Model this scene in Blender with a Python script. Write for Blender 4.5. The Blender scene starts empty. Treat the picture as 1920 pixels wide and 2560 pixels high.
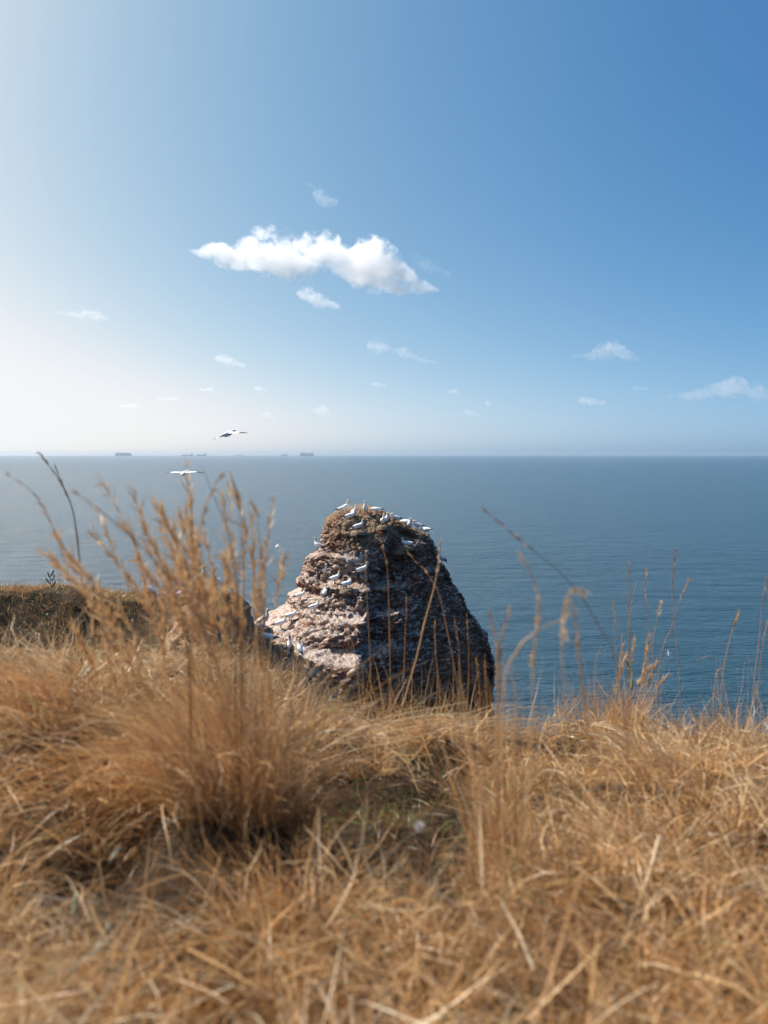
import bpy, bmesh, math, random
import numpy as np
from mathutils import Vector, Matrix
from mathutils.bvhtree import BVHTree

sc = bpy.context.scene
R = math.radians
random.seed(7)
rng = np.random.default_rng(7)

# ------------------------------------------------------------------ camera
HC = 50.0                                   # eye height above the sea
SEA_R = 26000.0                             # distance of the real horizon from 50 m up
F = 2560 * 35.0 / 36.0                      # focal length in photo pixels
PITCH = -(math.atan(141 / F) + math.atan(HC / SEA_R))
cam = bpy.data.cameras.new('camera')
cam_o = bpy.data.objects.new('camera', cam)
sc.collection.objects.link(cam_o)
sc.camera = cam_o
cam.sensor_fit = 'VERTICAL'
cam.sensor_height = 36.0
cam.sensor_width = 27.0
cam.lens = 35.0
cam.clip_start = 0.05
cam.clip_end = 120000.0
cam_o.location = (0, 0, HC)
cam_o.rotation_euler = (math.pi / 2 + PITCH, 0, 0)
cam.dof.use_dof = True
cam.dof.focus_distance = 48.0
cam.dof.aperture_fstop = 3.2
cam.dof.aperture_blades = 9

# ------------------------------------------------------------------ sky, sun, exposure
SUN_AZ, SUN_EL = -64.0, 46.0                # degrees from the view axis (+Y), towards -X
world = bpy.data.worlds.new('World')
sc.world = world
world.use_nodes = True
wt = world.node_tree
bg = wt.nodes['Background']
sky = wt.nodes.new('ShaderNodeTexSky')
sky.sky_type = 'NISHITA'
sky.sun_disc = False
sky.sun_elevation = R(SUN_EL)
sky.sun_rotation = R(SUN_AZ)
sky.altitude = 2000
sky.air_density = 0.1
sky.dust_density = 10.0
sky.ozone_density = 1.0
SKY_STRENGTH = 0.1
EXPOSURE = 0.8                              # the photograph is exposed for the shade
sep = wt.nodes.new('ShaderNodeSeparateColor')
com = wt.nodes.new('ShaderNodeCombineColor')
wt.links.new(sky.outputs[0], sep.inputs[0])
for i, (gain, power) in enumerate(((6.1, 1.45), (3.0, 0.88), (1.65, 0.47))):
    m0 = wt.nodes.new('ShaderNodeMath'); m0.operation = 'MULTIPLY'; m0.inputs[1].default_value = 0.1
    m1 = wt.nodes.new('ShaderNodeMath'); m1.operation = 'MINIMUM'; m1.inputs[1].default_value = 0.75
    m2 = wt.nodes.new('ShaderNodeMath'); m2.operation = 'POWER'; m2.inputs[1].default_value = power
    m3 = wt.nodes.new('ShaderNodeMath'); m3.operation = 'MULTIPLY'; m3.inputs[1].default_value = gain / 0.1 / 2 ** EXPOSURE
    wt.links.new(sep.outputs[i], m0.inputs[0]); wt.links.new(m0.outputs[0], m1.inputs[0])
    wt.links.new(m1.outputs[0], m2.inputs[0]); wt.links.new(m2.outputs[0], m3.inputs[0])
    m4 = wt.nodes.new('ShaderNodeMath'); m4.operation = 'SMOOTH_MIN'; m4.inputs[1].default_value = (9.1, 9.4, 9.9)[i] / 2 ** EXPOSURE; m4.inputs[2].default_value = 3.5 / 2 ** EXPOSURE
    wt.links.new(m3.outputs[0], m4.inputs[0])
    m5 = wt.nodes.new('ShaderNodeMath'); m5.operation = 'MAXIMUM'; m5.inputs[1].default_value = (0.85, 2.3, 5.0)[i] / 2 ** EXPOSURE
    wt.links.new(m4.outputs[0], m5.inputs[0])
    wt.links.new(m5.outputs[0], com.inputs[i])
wt.links.new(com.outputs[0], bg.inputs[0])
bg.inputs[1].default_value = SKY_STRENGTH

S = Vector((math.sin(R(SUN_AZ)) * math.cos(R(SUN_EL)), math.cos(R(SUN_AZ)) * math.cos(R(SUN_EL)), math.sin(R(SUN_EL))))
sun = bpy.data.lights.new('sun', 'SUN')
sun.energy = 5.0
sun.angle = R(0.53)
sun.color = (1.0, 0.93, 0.84)
sun_o = bpy.data.objects.new('sun', sun)
sc.collection.objects.link(sun_o)
sun_o.rotation_euler = (-S).to_track_quat('-Z', 'Y').to_euler()
sun_o.location = (-60, 60, 120)

sc.view_settings.view_transform = 'Standard'
sc.view_settings.look = 'None'
sc.view_settings.exposure = EXPOSURE
sc.view_settings.gamma = 1.0
sc.cycles.use_denoising = True
sc.cycles.max_bounces = 14
sc.cycles.diffuse_bounces = 4
sc.cycles.glossy_bounces = 3
sc.cycles.transmission_bounces = 6
sc.cycles.volume_bounces = 10
sc.cycles.sample_clamp_indirect = 6.0
sc.cycles.volume_max_steps = 256

# ------------------------------------------------------------------ helpers
COL = sc.collection


def ray(u, v):
    xc, yc = (u - 960) / F, -(v - 1280) / F
    cp, sp = math.cos(PITCH), math.sin(PITCH)
    return Vector((xc, cp - yc * sp, sp + yc * cp)).normalized()


def at(u, v, y):
    d = ray(u, v)
    return Vector((0, 0, HC)) + d * (y / d.y)


def tag(o, label=None, cat=None, group=None, kind=None):
    if label: o['label'] = label
    if cat: o['category'] = cat
    if group: o['group'] = group
    if kind: o['kind'] = kind
    return o


def link(o, parent=None):
    COL.objects.link(o)
    if parent is not None:
        o.parent = parent
    return o


def empty(name, loc=(0, 0, 0), rot=(0, 0, 0)):
    o = bpy.data.objects.new(name, None)
    o.empty_display_size = 0.2
    o.location = loc
    o.rotation_euler = rot
    return link(o)


def np_mesh(name, co, quads=None, tris=None, mat=None, smooth=True, attrs=None, colors=None):
    """fast mesh from numpy arrays"""
    co = np.asarray(co, dtype=np.float32).reshape(-1, 3)
    me = bpy.data.meshes.new(name)
    me.vertices.add(len(co))
    me.vertices.foreach_set('co', co.ravel())
    parts, starts, off = [], [], 0
    for arr, k in ((quads, 4), (tris, 3)):
        if arr is not None and len(arr):
            arr = np.asarray(arr, dtype=np.int32).reshape(-1, k)
            parts.append(arr.ravel())
            starts.append(off + np.arange(len(arr), dtype=np.int32) * k)
            off += arr.size
    idx = np.concatenate(parts)
    st = np.concatenate(starts)
    me.loops.add(len(idx))
    me.loops.foreach_set('vertex_index', idx)
    me.polygons.add(len(st))
    me.polygons.foreach_set('loop_start', st)
    me.update(calc_edges=True)
    me.polygons.foreach_set('use_smooth', np.full(len(st), smooth, dtype=bool))
    for k, a in (attrs or {}).items():
        at_ = me.attributes.new(k, 'FLOAT', 'POINT')
        at_.data.foreach_set('value', np.asarray(a, dtype=np.float32).ravel())
    for k, a in (colors or {}).items():
        at_ = me.attributes.new(k, 'FLOAT_COLOR', 'POINT')
        a = np.asarray(a, dtype=np.float32).reshape(-1, 3)
        at_.data.foreach_set('color', np.concatenate([a, np.ones((len(a), 1), np.float32)], 1).ravel())
    if mat:
        me.materials.append(mat)
    return me


def obj(name, me, parent=None, loc=None):
    o = bpy.data.objects.new(name, me)
    if loc is not None:
        o.location = loc
    return link(o, parent)


# ---- numpy noise
def _hash(ix, iy, iz, seed):
    h = (ix.astype(np.int64) * 374761393 + iy.astype(np.int64) * 668265263 + iz.astype(np.int64) * 2147483647 + seed * 974711) & 0xFFFFFFFF
    h = ((h ^ (h >> 13)) * 1274126177) & 0xFFFFFFFF
    h = ((h ^ (h >> 16)) * 2246822519) & 0xFFFFFFFF
    return ((h ^ (h >> 15)) & 0xFFFFFF) / float(0xFFFFFF)


def vnoise(p, seed=0):
    p = np.asarray(p, dtype=np.float64)
    i = np.floor(p)
    f = p - i
    i = i.astype(np.int64)
    w = f * f * f * (f * (f * 6 - 15) + 10)
    out = 0
    for dx in (0, 1):
        for dy in (0, 1):
            for dz in (0, 1):
                wt_ = (w[:, 0] if dx else 1 - w[:, 0]) * (w[:, 1] if dy else 1 - w[:, 1]) * (w[:, 2] if dz else 1 - w[:, 2])
                out = out + wt_ * _hash(i[:, 0] + dx, i[:, 1] + dy, i[:, 2] + dz, seed)
    return out * 2 - 1


def fbm(p, octaves=4, seed=0, gain=0.5, lac=2.03):
    p = np.asarray(p, dtype=np.float64)
    a, s, n = 1.0, 0.0, 0.0
    for k in range(octaves):
        s = s + a * vnoise(p, seed + k * 17)
        n += a
        a *= gain
        p = p * lac
    return s / n


def worley(p, seed=0):
    """distance to nearest and second nearest feature point, and a cell value"""
    p = np.asarray(p, dtype=np.float64)
    i = np.floor(p).astype(np.int64)
    d1 = np.full(len(p), 9.0); d2 = np.full(len(p), 9.0); cv = np.zeros(len(p))
    for dx in (-1, 0, 1):
        for dy in (-1, 0, 1):
            for dz in (-1, 0, 1):
                c = i + np.array([dx, dy, dz])
                q = c + np.stack([_hash(c[:, 0], c[:, 1], c[:, 2], seed + k) for k in (1, 2, 3)], 1)
                d = np.sqrt(((p - q) ** 2).sum(1))
                v = _hash(c[:, 0], c[:, 1], c[:, 2], seed + 9)
                near = d < d1
                d2 = np.where(near, d1, np.minimum(d2, d))
                cv = np.where(near, v, cv)
                d1 = np.where(near, d, d1)
    return d1, d2, cv


def sstep(a, b, x):
    t = np.clip((x - a) / (b - a), 0, 1)
    return t * t * (3 - 2 * t)


# ---- materials
def new_mat(name):
    m = bpy.data.materials.new(name)
    m.use_nodes = True
    return m, m.node_tree, m.node_tree.nodes['Principled BSDF']


def node(nt, typ, **kw):
    n = nt.nodes.new(typ)
    for k, v in kw.items():
        if k == 'inputs':
            for a, b in v.items():
                n.inputs[a].default_value = b
        else:
            setattr(n, k, v)
    return n


def ramp(nt, fac, stops, interp='LINEAR'):
    r = nt.nodes.new('ShaderNodeValToRGB')
    r.color_ramp.interpolation = interp
    el = r.color_ramp.elements
    while len(el) > 1:
        el.remove(el[-1])
    for k, (p, c) in enumerate(stops):
        c = c if isinstance(c, (tuple, list)) else (c, c, c)
        e = el[0] if k == 0 else el.new(p)
        e.position = p
        e.color = (*c, 1)
    if fac is not None:
        nt.links.new(fac, r.inputs[0])
    return r.outputs[0]


def noise(nt, vec, scale, detail=4, rough=0.55, dist=0.0):
    n = node(nt, 'ShaderNodeTexNoise', inputs={'Scale': scale, 'Detail': detail, 'Roughness': rough, 'Distortion': dist})
    if vec is not None:
        nt.links.new(vec, n.inputs['Vector'])
    return n.outputs[0]


def mapping(nt, vec, scale=(1, 1, 1), rot=(0, 0, 0), loc=(0, 0, 0)):
    n = node(nt, 'ShaderNodeMapping')
    n.inputs['Scale'].default_value = scale
    n.inputs['Rotation'].default_value = rot
    n.inputs['Location'].default_value = loc
    nt.links.new(vec, n.inputs['Vector'])
    return n.outputs[0]


def math_n(nt, op, a, b=None, clamp=False):
    n = nt.nodes.new('ShaderNodeMath')
    n.operation = op
    n.use_clamp = clamp
    for k, x in enumerate((a, b)):
        if x is None: continue
        if isinstance(x, (int, float)): n.inputs[k].default_value = x
        else: nt.links.new(x, n.inputs[k])
    return n.outputs[0]


def mix_rgb(nt, fac, a, b, blend='MIX'):
    n = nt.nodes.new('ShaderNodeMix')
    n.data_type = 'RGBA'
    n.blend_type = blend
    for s_, x in ((n.inputs[0], fac), (n.inputs[6], a), (n.inputs[7], b)):
        if isinstance(x, (int, float)): s_.default_value = x
        elif isinstance(x, (tuple, list)): s_.default_value = (*x, 1)
        else: nt.links.new(x, s_)
    return n.outputs[2]


def bump(nt, h, strength, dist, bsdf, normal=None):
    b = node(nt, 'ShaderNodeBump', inputs={'Strength': strength, 'Distance': dist})
    nt.links.new(h, b.inputs['Height'])
    if normal is not None:
        nt.links.new(normal, b.inputs['Normal'])
    if bsdf is not None:
        nt.links.new(b.outputs[0], bsdf.inputs['Normal'])
    return b.outputs[0]


# ------------------------------------------------------------------ sea
def make_sea():
    m, nt, b = new_mat('sea_water')
    geo = node(nt, 'ShaderNodeNewGeometry')
    pos = geo.outputs['Position']
    swell = noise(nt, mapping(nt, pos, (0.035, 0.075, 1), (0, 0, R(14))), 1.0, 3, 0.5)
    chop = noise(nt, mapping(nt, pos, (0.22, 0.55, 1), (0, 0, R(-10))), 1.0, 4, 0.6, 0.4)
    ripple = noise(nt, mapping(nt, pos, (0.9, 1.9, 1), (0, 0, R(9))), 1.0, 3, 0.6, 0.3)
    slick = noise(nt, mapping(nt, pos, (0.0022, 0.012, 1), (0, 0, R(4))), 1.0, 4, 0.6, 0.6)
    n1 = bump(nt, swell, 1.0, 5.0, None)
    n2 = bump(nt, chop, 1.0, 2.4, None, n1)
    st = ramp(nt, slick, [(0.3, 0.55), (0.62, 1.0)])
    b3 = node(nt, 'ShaderNodeBump', inputs={'Distance': 0.35})
    nt.links.new(st, b3.inputs['Strength']); nt.links.new(ripple, b3.inputs['Height']); nt.links.new(n2, b3.inputs['Normal'])
    nt.links.new(b3.outputs[0], b.inputs['Normal'])
    colr = mix_rgb(nt, ramp(nt, slick, [(0.35, 0.0), (0.7, 1.0)]), (0.004, 0.036, 0.060), (0.006, 0.047, 0.075))
    nt.links.new(colr, b.inputs['Base Color'])
    b.inputs['Roughness'].default_value = 0.16
    b.inputs['IOR'].default_value = 1.333
    b.inputs['Specular IOR Level'].default_value = 0.38
    # disc of rings, finer near the cliff
    radii = np.concatenate([[0.0], np.geomspace(40, SEA_R, 40)])
    n = 256
    a = np.linspace(0, 2 * np.pi, n, endpoint=False)
    co = [np.zeros((1, 3))]
    for r in radii[1:]:
        co.append(np.stack([np.cos(a) * r, np.sin(a) * r, np.zeros(n)], 1))
    quads, tris = [], []
    j = np.arange(n); k = (j + 1) % n
    tris = np.stack([np.zeros(n, int), 1 + j, 1 + k], 1)
    for r in range(len(radii) - 2):
        o0, o1 = 1 + r * n, 1 + (r + 1) * n
        quads.append(np.stack([o0 + j, o1 + j, o1 + k, o0 + k], 1))
    me = np_mesh('sea', np.concatenate(co), np.concatenate(quads), tris, m)
    o = obj('sea', me)
    tag(o, kind='structure', label='calm blue sea reaching to a hazy horizon')


make_sea()


# ------------------------------------------------------------------ air
def make_haze():
    m = bpy.data.materials.new('haze_air')
    m.use_nodes = True
    nt = m.node_tree
    nt.nodes.remove(nt.nodes['Principled BSDF'])
    v = node(nt, 'ShaderNodeVolumePrincipled')
    v.inputs['Color'].default_value = (0.58, 0.70, 0.83, 1)
    v.inputs['Density'].default_value = 3.3e-5
    v.inputs['Anisotropy'].default_value = 0.5
    nt.links.new(v.outputs[0], nt.nodes['Material Output'].inputs['Volume'])
    r, z0, z1 = SEA_R + 600, -1.0, 78.0
    co = [(x, y, z) for z in (z0, z1) for x, y in ((-r, -r), (r, -r), (r, r), (-r, r))]
    q = [(0, 3, 2, 1), (4, 5, 6, 7), (0, 1, 5, 4), (1, 2, 6, 5), (2, 3, 7, 6), (3, 0, 4, 7)]
    o = obj('haze', np_mesh('haze', co, q, None, m, smooth=False))
    tag(o, kind='stuff', label='pale sea haze thickening towards the horizon')


make_haze()


# ------------------------------------------------------------------ clouds
def cloud_material(name, top, bot, size, density, amp, thr, detail_scale, depth):
    """fair-weather cumulus: density falls off from a lens whose top and base follow two curves along its length"""
    m = bpy.data.materials.new(name)
    m.use_nodes = True
    nt = m.node_tree
    nt.nodes.remove(nt.nodes['Principled BSDF'])
    tc = node(nt, 'ShaderNodeTexCoord')
    sp = node(nt, 'ShaderNodeSeparateXYZ')
    nt.links.new(tc.outputs['Object'], sp.inputs[0])
    t = math_n(nt, 'DIVIDE', math_n(nt, 'ADD', sp.outputs[0], size[0] / 2), size[0])

    def curve(pts):
        c = nt.nodes.new('ShaderNodeFloatCurve')
        cv = c.mapping.curves[0]
        while len(cv.points) > 2:
            cv.points.remove(cv.points[-1])
        cv.points[0].location = pts[0]
        cv.points[1].location = pts[-1]
        for p in pts[1:-1]:
            cv.points.new(*p)
        c.mapping.update()
        nt.links.new(t, c.inputs['Value'])
        return c.outputs[0]
    zt = math_n(nt, 'MULTIPLY', curve(top), size[1])
    zb = math_n(nt, 'MULTIPLY', curve(bot), size[1])
    z = math_n(nt, 'ADD', sp.outputs[2], size[1] / 2)
    zc = math_n(nt, 'MULTIPLY', math_n(nt, 'ADD', zt, zb), 0.5)
    hz = math_n(nt, 'MAXIMUM', math_n(nt, 'MULTIPLY', math_n(nt, 'SUBTRACT', zt, zb), 0.5), size[1] * 0.01)
    a = math_n(nt, 'DIVIDE', math_n(nt, 'SUBTRACT', z, zc), hz)
    b = math_n(nt, 'DIVIDE', sp.outputs[1], math_n(nt, 'MULTIPLY', hz, depth))
    rr = math_n(nt, 'ADD', math_n(nt, 'MULTIPLY', a, a), math_n(nt, 'MULTIPLY', b, b))
    base = math_n(nt, 'SUBTRACT', 1.0, rr)
    nz = noise(nt, tc.outputs['Object'], detail_scale, 7, 0.62, 0.35)
    big = noise(nt, tc.outputs['Object'], detail_scale * 0.35, 2, 0.5)
    nn = math_n(nt, 'ADD', math_n(nt, 'MULTIPLY', math_n(nt, 'SUBTRACT', nz, 0.5), amp), math_n(nt, 'MULTIPLY', math_n(nt, 'SUBTRACT', big, 0.5), amp * 0.6))
    f = math_n(nt, 'ADD', base, nn)
    mr = node(nt, 'ShaderNodeMapRange', interpolation_type='SMOOTHSTEP')
    mr.inputs['From Min'].default_value = thr
    mr.inputs['From Max'].default_value = thr + 0.9
    mr.inputs['To Max'].default_value = density
    nt.links.new(f, mr.inputs['Value'])
    v = node(nt, 'ShaderNodeVolumeScatter')
    v.inputs['Color'].default_value = (0.995, 0.995, 0.995, 1)
    v.inputs['Anisotropy'].default_value = 0.45
    nt.links.new(mr.outputs[0], v.inputs['Density'])
    nt.links.new(v.outputs[0], nt.nodes['Material Output'].inputs['Volume'])
    m.cycles.volume_step_rate = 0.35
    return m


def lens_domain(name, top, bot, size, depth, grow, mat):
    """closed skin that hugs the cloud"""
    n, k = 28, 18
    ts = np.linspace(0, 1, n)
    zt = np.interp(ts, *zip(*top)) * size[1]
    zb = np.interp(ts, *zip(*bot)) * size[1]
    zc, hz = (zt + zb) / 2, np.maximum((zt - zb) / 2, size[1] * 0.01)
    a = np.linspace(0, 2 * np.pi, k, endpoint=False)
    co = []
    for i in range(n):
        co.append(np.stack([np.full(k, (ts[i] - 0.5) * size[0]), np.cos(a) * hz[i] * depth * grow, zc[i] + np.sin(a) * hz[i] * grow - size[1] / 2], 1))
    co = np.concatenate(co)
    j = np.arange(k); j2 = (j + 1) % k
    q = np.concatenate([np.stack([i * k + j, i * k + j2, (i + 1) * k + j2, (i + 1) * k + j], 1) for i in range(n - 1)])
    co = np.concatenate([co, [co[:k].mean(0) - (size[0] * 0.01, 0, 0)], [co[-k:].mean(0) + (size[0] * 0.01, 0, 0)]])
    tr = np.concatenate([np.stack([np.full(k, n * k), j2, j], 1), np.stack([np.full(k, n * k + 1), (n - 1) * k + j, (n - 1) * k + j2], 1)])
    return np_mesh(name, co, q, tr, mat)


CLOUD_ALT = 1000.0


def cloud(label, prof, density=0.02, amp=2.2, thr=0.12, detail=3.2, depth=1.3, grow=1.25):
    """prof: photo outline as (u, v_top, v_base); distance from the common cloud base height"""
    us = [p[0] for p in prof]
    vmid = sum((p[1] + p[2]) / 2 for p in prof) / len(prof)
    u0, u1 = min(us), max(us)
    v0, v1 = min(p[1] for p in prof), max(p[2] for p in prof)
    d = ray((u0 + u1) / 2, (v0 + v1) / 2)
    dist = (CLOUD_ALT - HC) / d.z
    c = Vector((0, 0, HC)) + d * dist
    mpp = (dist * d.y) / F / d.y * 1.0
    size = ((u1 - u0) * mpp, (v1 - v0) * mpp)
    top = [((p[0] - u0) / (u1 - u0), (v1 - p[1]) / (v1 - v0)) for p in prof]
    bot = [((p[0] - u0) / (u1 - u0), (v1 - p[2]) / (v1 - v0)) for p in prof]
    dens = (density if density > 0.008 else density * 0.32) * 600.0 / max(size[1], 60)
    m = cloud_material('cloud_vapour', top, bot, size, dens, amp, thr, detail / size[1], depth)
    me = lens_domain('cloud', top, bot, size, depth, grow, m)
    o = obj('cloud', me, loc=c)
    o.rotation_euler = (0, 0, math.atan2(-d.x, d.y))
    tag(o, label, 'cloud', 'fair-weather clouds')


def puff(u, v, w, h, skew=0.0):
    """a small lens outline: flat base, domed top"""
    out = []
    for t in np.linspace(-1, 1, 9):
        e = math.sqrt(max(0.0, 1 - t * t))
        top = v - h * 0.6 * e * (1 + 0.35 * math.sin(3.1 * t + u)) + skew * t * h
        out.append((u + t * w / 2, min(top, v + skew * t * h - 0.5), v + h * 0.35 * e + skew * t * h + 0.5))
    return out


cloud('largest white cumulus cloud, long and lumpy, high above the rock',
      [(490, 628, 636), (512, 622, 648), (535, 612, 656), (565, 618, 668), (610, 608, 680), (650, 580, 688), (690, 574, 690), (740, 590, 694), (790, 582, 672), (840, 588, 690),
       (872, 612, 708), (900, 598, 716), (940, 598, 722), (985, 626, 728), (1020, 660, 732), (1050, 690, 730), (1086, 712, 726)], 0.0092, 4.6, 0.10, 5.2, 1.0)
cloud('small oval cloud just below the largest cumulus', puff(795, 752, 112, 46, 0.35), 0.0070, 3.8, 0.20, 3.7)
cloud('torn wisp of cloud above the largest cumulus', [(752, 448, 458), (775, 456, 478), (800, 470, 512), (822, 485, 520), (842, 490, 510)], 0.0030, 5.0, 0.28, 4.4)
cloud('faint wisp trailing off the right end of the largest cumulus', [(1008, 622, 632), (1040, 626, 662), (1075, 648, 684), (1125, 678, 694)], 0.0015, 5.5, 0.38, 4.4)
cloud('faint streak of cloud high at the left edge of the sky', puff(208, 790, 130, 26, 0.3), 0.0020, 5.0, 0.28, 3.7)
cloud('small bright cloud straight above the higher flying gannet', puff(575, 906, 84, 30, 0.3), 0.0050, 3.8, 0.20, 3.7)
cloud('pair of joined cloud puffs tailing off to the lower right above the rock',
      [(918, 860, 878), (945, 840, 886), (968, 856, 880), (985, 866, 880), (1005, 862, 894), (1030, 880, 902), (1060, 894, 908), (1094, 904, 912)], 0.0040, 4.0, 0.20, 4.4)
cloud('curled grey-white cloud in the right half above the sea',
      [(1438, 884, 896), (1475, 876, 900), (1500, 852, 898), (1535, 848, 902), (1560, 868, 906), (1592, 892, 906)], 0.0032, 4.6, 0.24, 4.4)
cloud('broad peaked cloud low above the horizon at the right edge',
      [(1655, 986, 998), (1710, 976, 1000), (1760, 964, 1000), (1800, 948, 1000), (1838, 940, 998), (1862, 964, 994)], 0.0035, 3.8, 0.20, 4.4)
cloud('cloud puff cut off by the right edge of the picture', puff(1900, 988, 76, 46, 0.1), 0.0027, 4.0, 0.22, 3.7)
for lab, u, v, w, h, de in (
        ('tiny flat cloud left of the broad peaked cloud', 1480, 1005, 74, 24, 0.006),
        ('ragged little cloud low over the sea above the rock', 806, 1030, 56, 28, 0.005),
        ('flat pale cloud low at the left, nearest above the larger ship', 320, 1016, 54, 14, 0.006),
        ('thin pale cloud strip above and right of the larger ship', 420, 998, 62, 12, 0.005),
        ('faint small cloud right of the higher flying gannet', 668, 1040, 42, 16, 0.004),
        ('small pale puff between the flying gannet and the bright cloud above it', 650, 974, 36, 14, 0.007),
        ('faint little puff left above the flying gannet', 515, 975, 40, 12, 0.006),
        ('tiny round cloud low right of the rock', 1222, 1010, 20, 14, 0.007),
        ('faint low cloud right of the rock near the horizon', 1178, 1034, 46, 20, 0.004),
        ('faint small cloud above the rock and right of the joined puffs', 1132, 980, 30, 12, 0.005),
        ('thin faint cloud strip below the joined puffs', 945, 963, 44, 12, 0.005),
        ('tiny cloud speck above the flat cloud at right', 1600, 972, 40, 12, 0.004)):
    cloud(lab, puff(u, v, w, h, 0.15), de * 0.5, 3.6, 0.15, 3.4)


# ------------------------------------------------------------------ clifftop and headland (heights relative to the eye, +HC in the scene)
HRX = [-60, -30, -12.9, -10.6, -9.6, -9.2, -8.3, -7.2, -6.6, -5.6, -5.1, -4.85, -4.6, -3.9, -2.75, -1.7, -0.9, 1.0, 4.0, 40]
HRZ = [-4.2, -4.4, -4.62, -4.66, -4.72, -4.76, -4.80, -4.82, -4.70, -4.85, -5.2, -5.8, -6.5, -7.4, -8.5, -10.5, -15, -30, -58, -70]
HYX = [-60, -6.0, -4.8, -3.4, -2.0, 0, 40]
HYY = [33.0, 33.0, 35.0, 37.6, 39.0, 40.0, 40.0]


FG_Y = [-40, 0.0, 1.3, 2.0, 2.6, 3.1, 3.4, 3.9, 5.0, 6.2, 8.0, 10.5, 60]
FG_L = [-0.70, -0.75, -0.90, -1.00, -1.06, -1.09, -1.03, -0.96, -1.14, -1.42, -1.86, -2.42, -2.6]
FG_C = [-0.70, -0.75, -0.90, -1.03, -1.13, -1.20, -1.18, -1.14, -1.46, -1.94, -2.3, -3.0, -3.2]
FG_R = [-0.70, -0.75, -0.90, -1.02, -1.12, -1.19, -1.21, -1.28, -1.56, -1.94, -2.4, -3.1, -3.3]


def fg_height(x, y):
    # a slope broken by a bank that faces the camera, with a hollow at its foot left of centre
    wob = 0.16 * vnoise(np.stack([x * 2.0, x * 0, x * 0 + 3.3], 1), 12) + 0.08 * vnoise(np.stack([x * 6.0, y * 3.0, x * 0], 1), 13)
    yy = y + wob * sstep(2.0, 3.0, y) * (1 - sstep(4.5, 6.0, y))
    zl, zc, zr = np.interp(yy, FG_Y, FG_L), np.interp(yy, FG_Y, FG_C), np.interp(yy, FG_Y, FG_R)
    wl, wr = 1 - sstep(-1.3, -0.35, x + 0.12 * (3 - y)), sstep(0.1, 0.65, x)
    z = zc * (1 - wl) * (1 - wr) + zl * wl + zr * wr * (1 - wl)
    z = z + 0.27 * np.exp(-(((x + 0.43) / 0.24) ** 2 + ((y - 2.55) / 0.34) ** 2)) + 0.27 * np.exp(-(((x + 0.95) / 0.36) ** 2 + ((y - 2.85) / 0.42) ** 2))
    z = z + 0.10 * np.exp(-(((x + 1.5) / 0.4) ** 2 + ((y - 3.3) / 0.5) ** 2))
    z = z + 0.07 * np.exp(-(((x - 0.95) / 0.5) ** 2 + ((y - 3.2) / 0.35) ** 2))
    z = z + 0.08 * np.exp(-(((x - 1.25) / 0.45) ** 2 + ((y - 5.2) / 0.6) ** 2))
    p = np.stack([x * 1.6, y * 1.6, np.zeros_like(x)], 1)
    z = z + (0.06 * fbm(p, 3, 3) + 0.12 * fbm(p * 2.1, 2, 4)) * sstep(1.0, 2.2, y)
    ye = 10.5 - 4.4 * sstep(-2.4, -0.2, x) + 0.5 * vnoise(np.stack([x * 0.8, x * 0, x * 0], 1), 5)
    d = np.maximum(0, y - ye)
    return np.maximum(z - 1.0 * d ** 1.5, -58)


def hd_height(x, y):
    hr = np.interp(x, HRX, HRZ) + 0.13 * fbm(np.stack([x * 0.9, x * 0, x * 0], 1), 3, 27)
    yr = np.interp(x, HYX, HYY)
    wob = 0.5 * vnoise(np.stack([x * 0.45, y * 0.45, x * 0], 1), 8)
    dy = y - yr + wob
    back = np.maximum(0, dy - 1.6)
    fr = np.maximum(0, -dy - 0.35)
    soft = sstep(-8.0, -6.0, x)
    z = hr - 1.5 * back ** 1.5 - (1 - soft) * (0.75 * np.minimum(fr, 3.2) + 0.22 * np.maximum(0, fr - 3.2)) - soft * (0.14 * np.minimum(fr, 4.0) + 0.9 * np.maximum(0, fr - 4.0))
    p = np.stack([x, y, z * 0.5], 1)
    z = z + 0.30 * fbm(p * 0.55, 4, 21) * sstep(0.2, 2.5, fr) + 0.10 * fbm(p * 1.3, 3, 22)
    z = z + 0.32 * np.exp(-(((x + 10.05) / 0.42) ** 4 + ((y - 33.0) / 0.8) ** 2))
    # rocky ledges towards the tip
    rk = sstep(-7.4, -5.6, x)
    q = z + 0.25 * fbm(p * 0.7, 3, 25)
    st = 0.42
    led = np.floor(q / st) * st + st * sstep(0.45, 1.0, q / st - np.floor(q / st))
    z = z + rk * 0.7 * (led - q)
    return np.maximum(z, -58)


def land_height(x, y):
    x = np.asarray(x, float); y = np.asarray(y, float)
    return np.maximum(fg_height(x, y), hd_height(x, y))


def gz(x, y):
    return float(land_height(np.array([x]), np.array([y]))[0])


def axis(*segs):
    out = []
    for a, b, st in segs:
        out.append(np.arange(a, b, st))
    out.append([segs[-1][1]])
    return np.concatenate(out)


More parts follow.
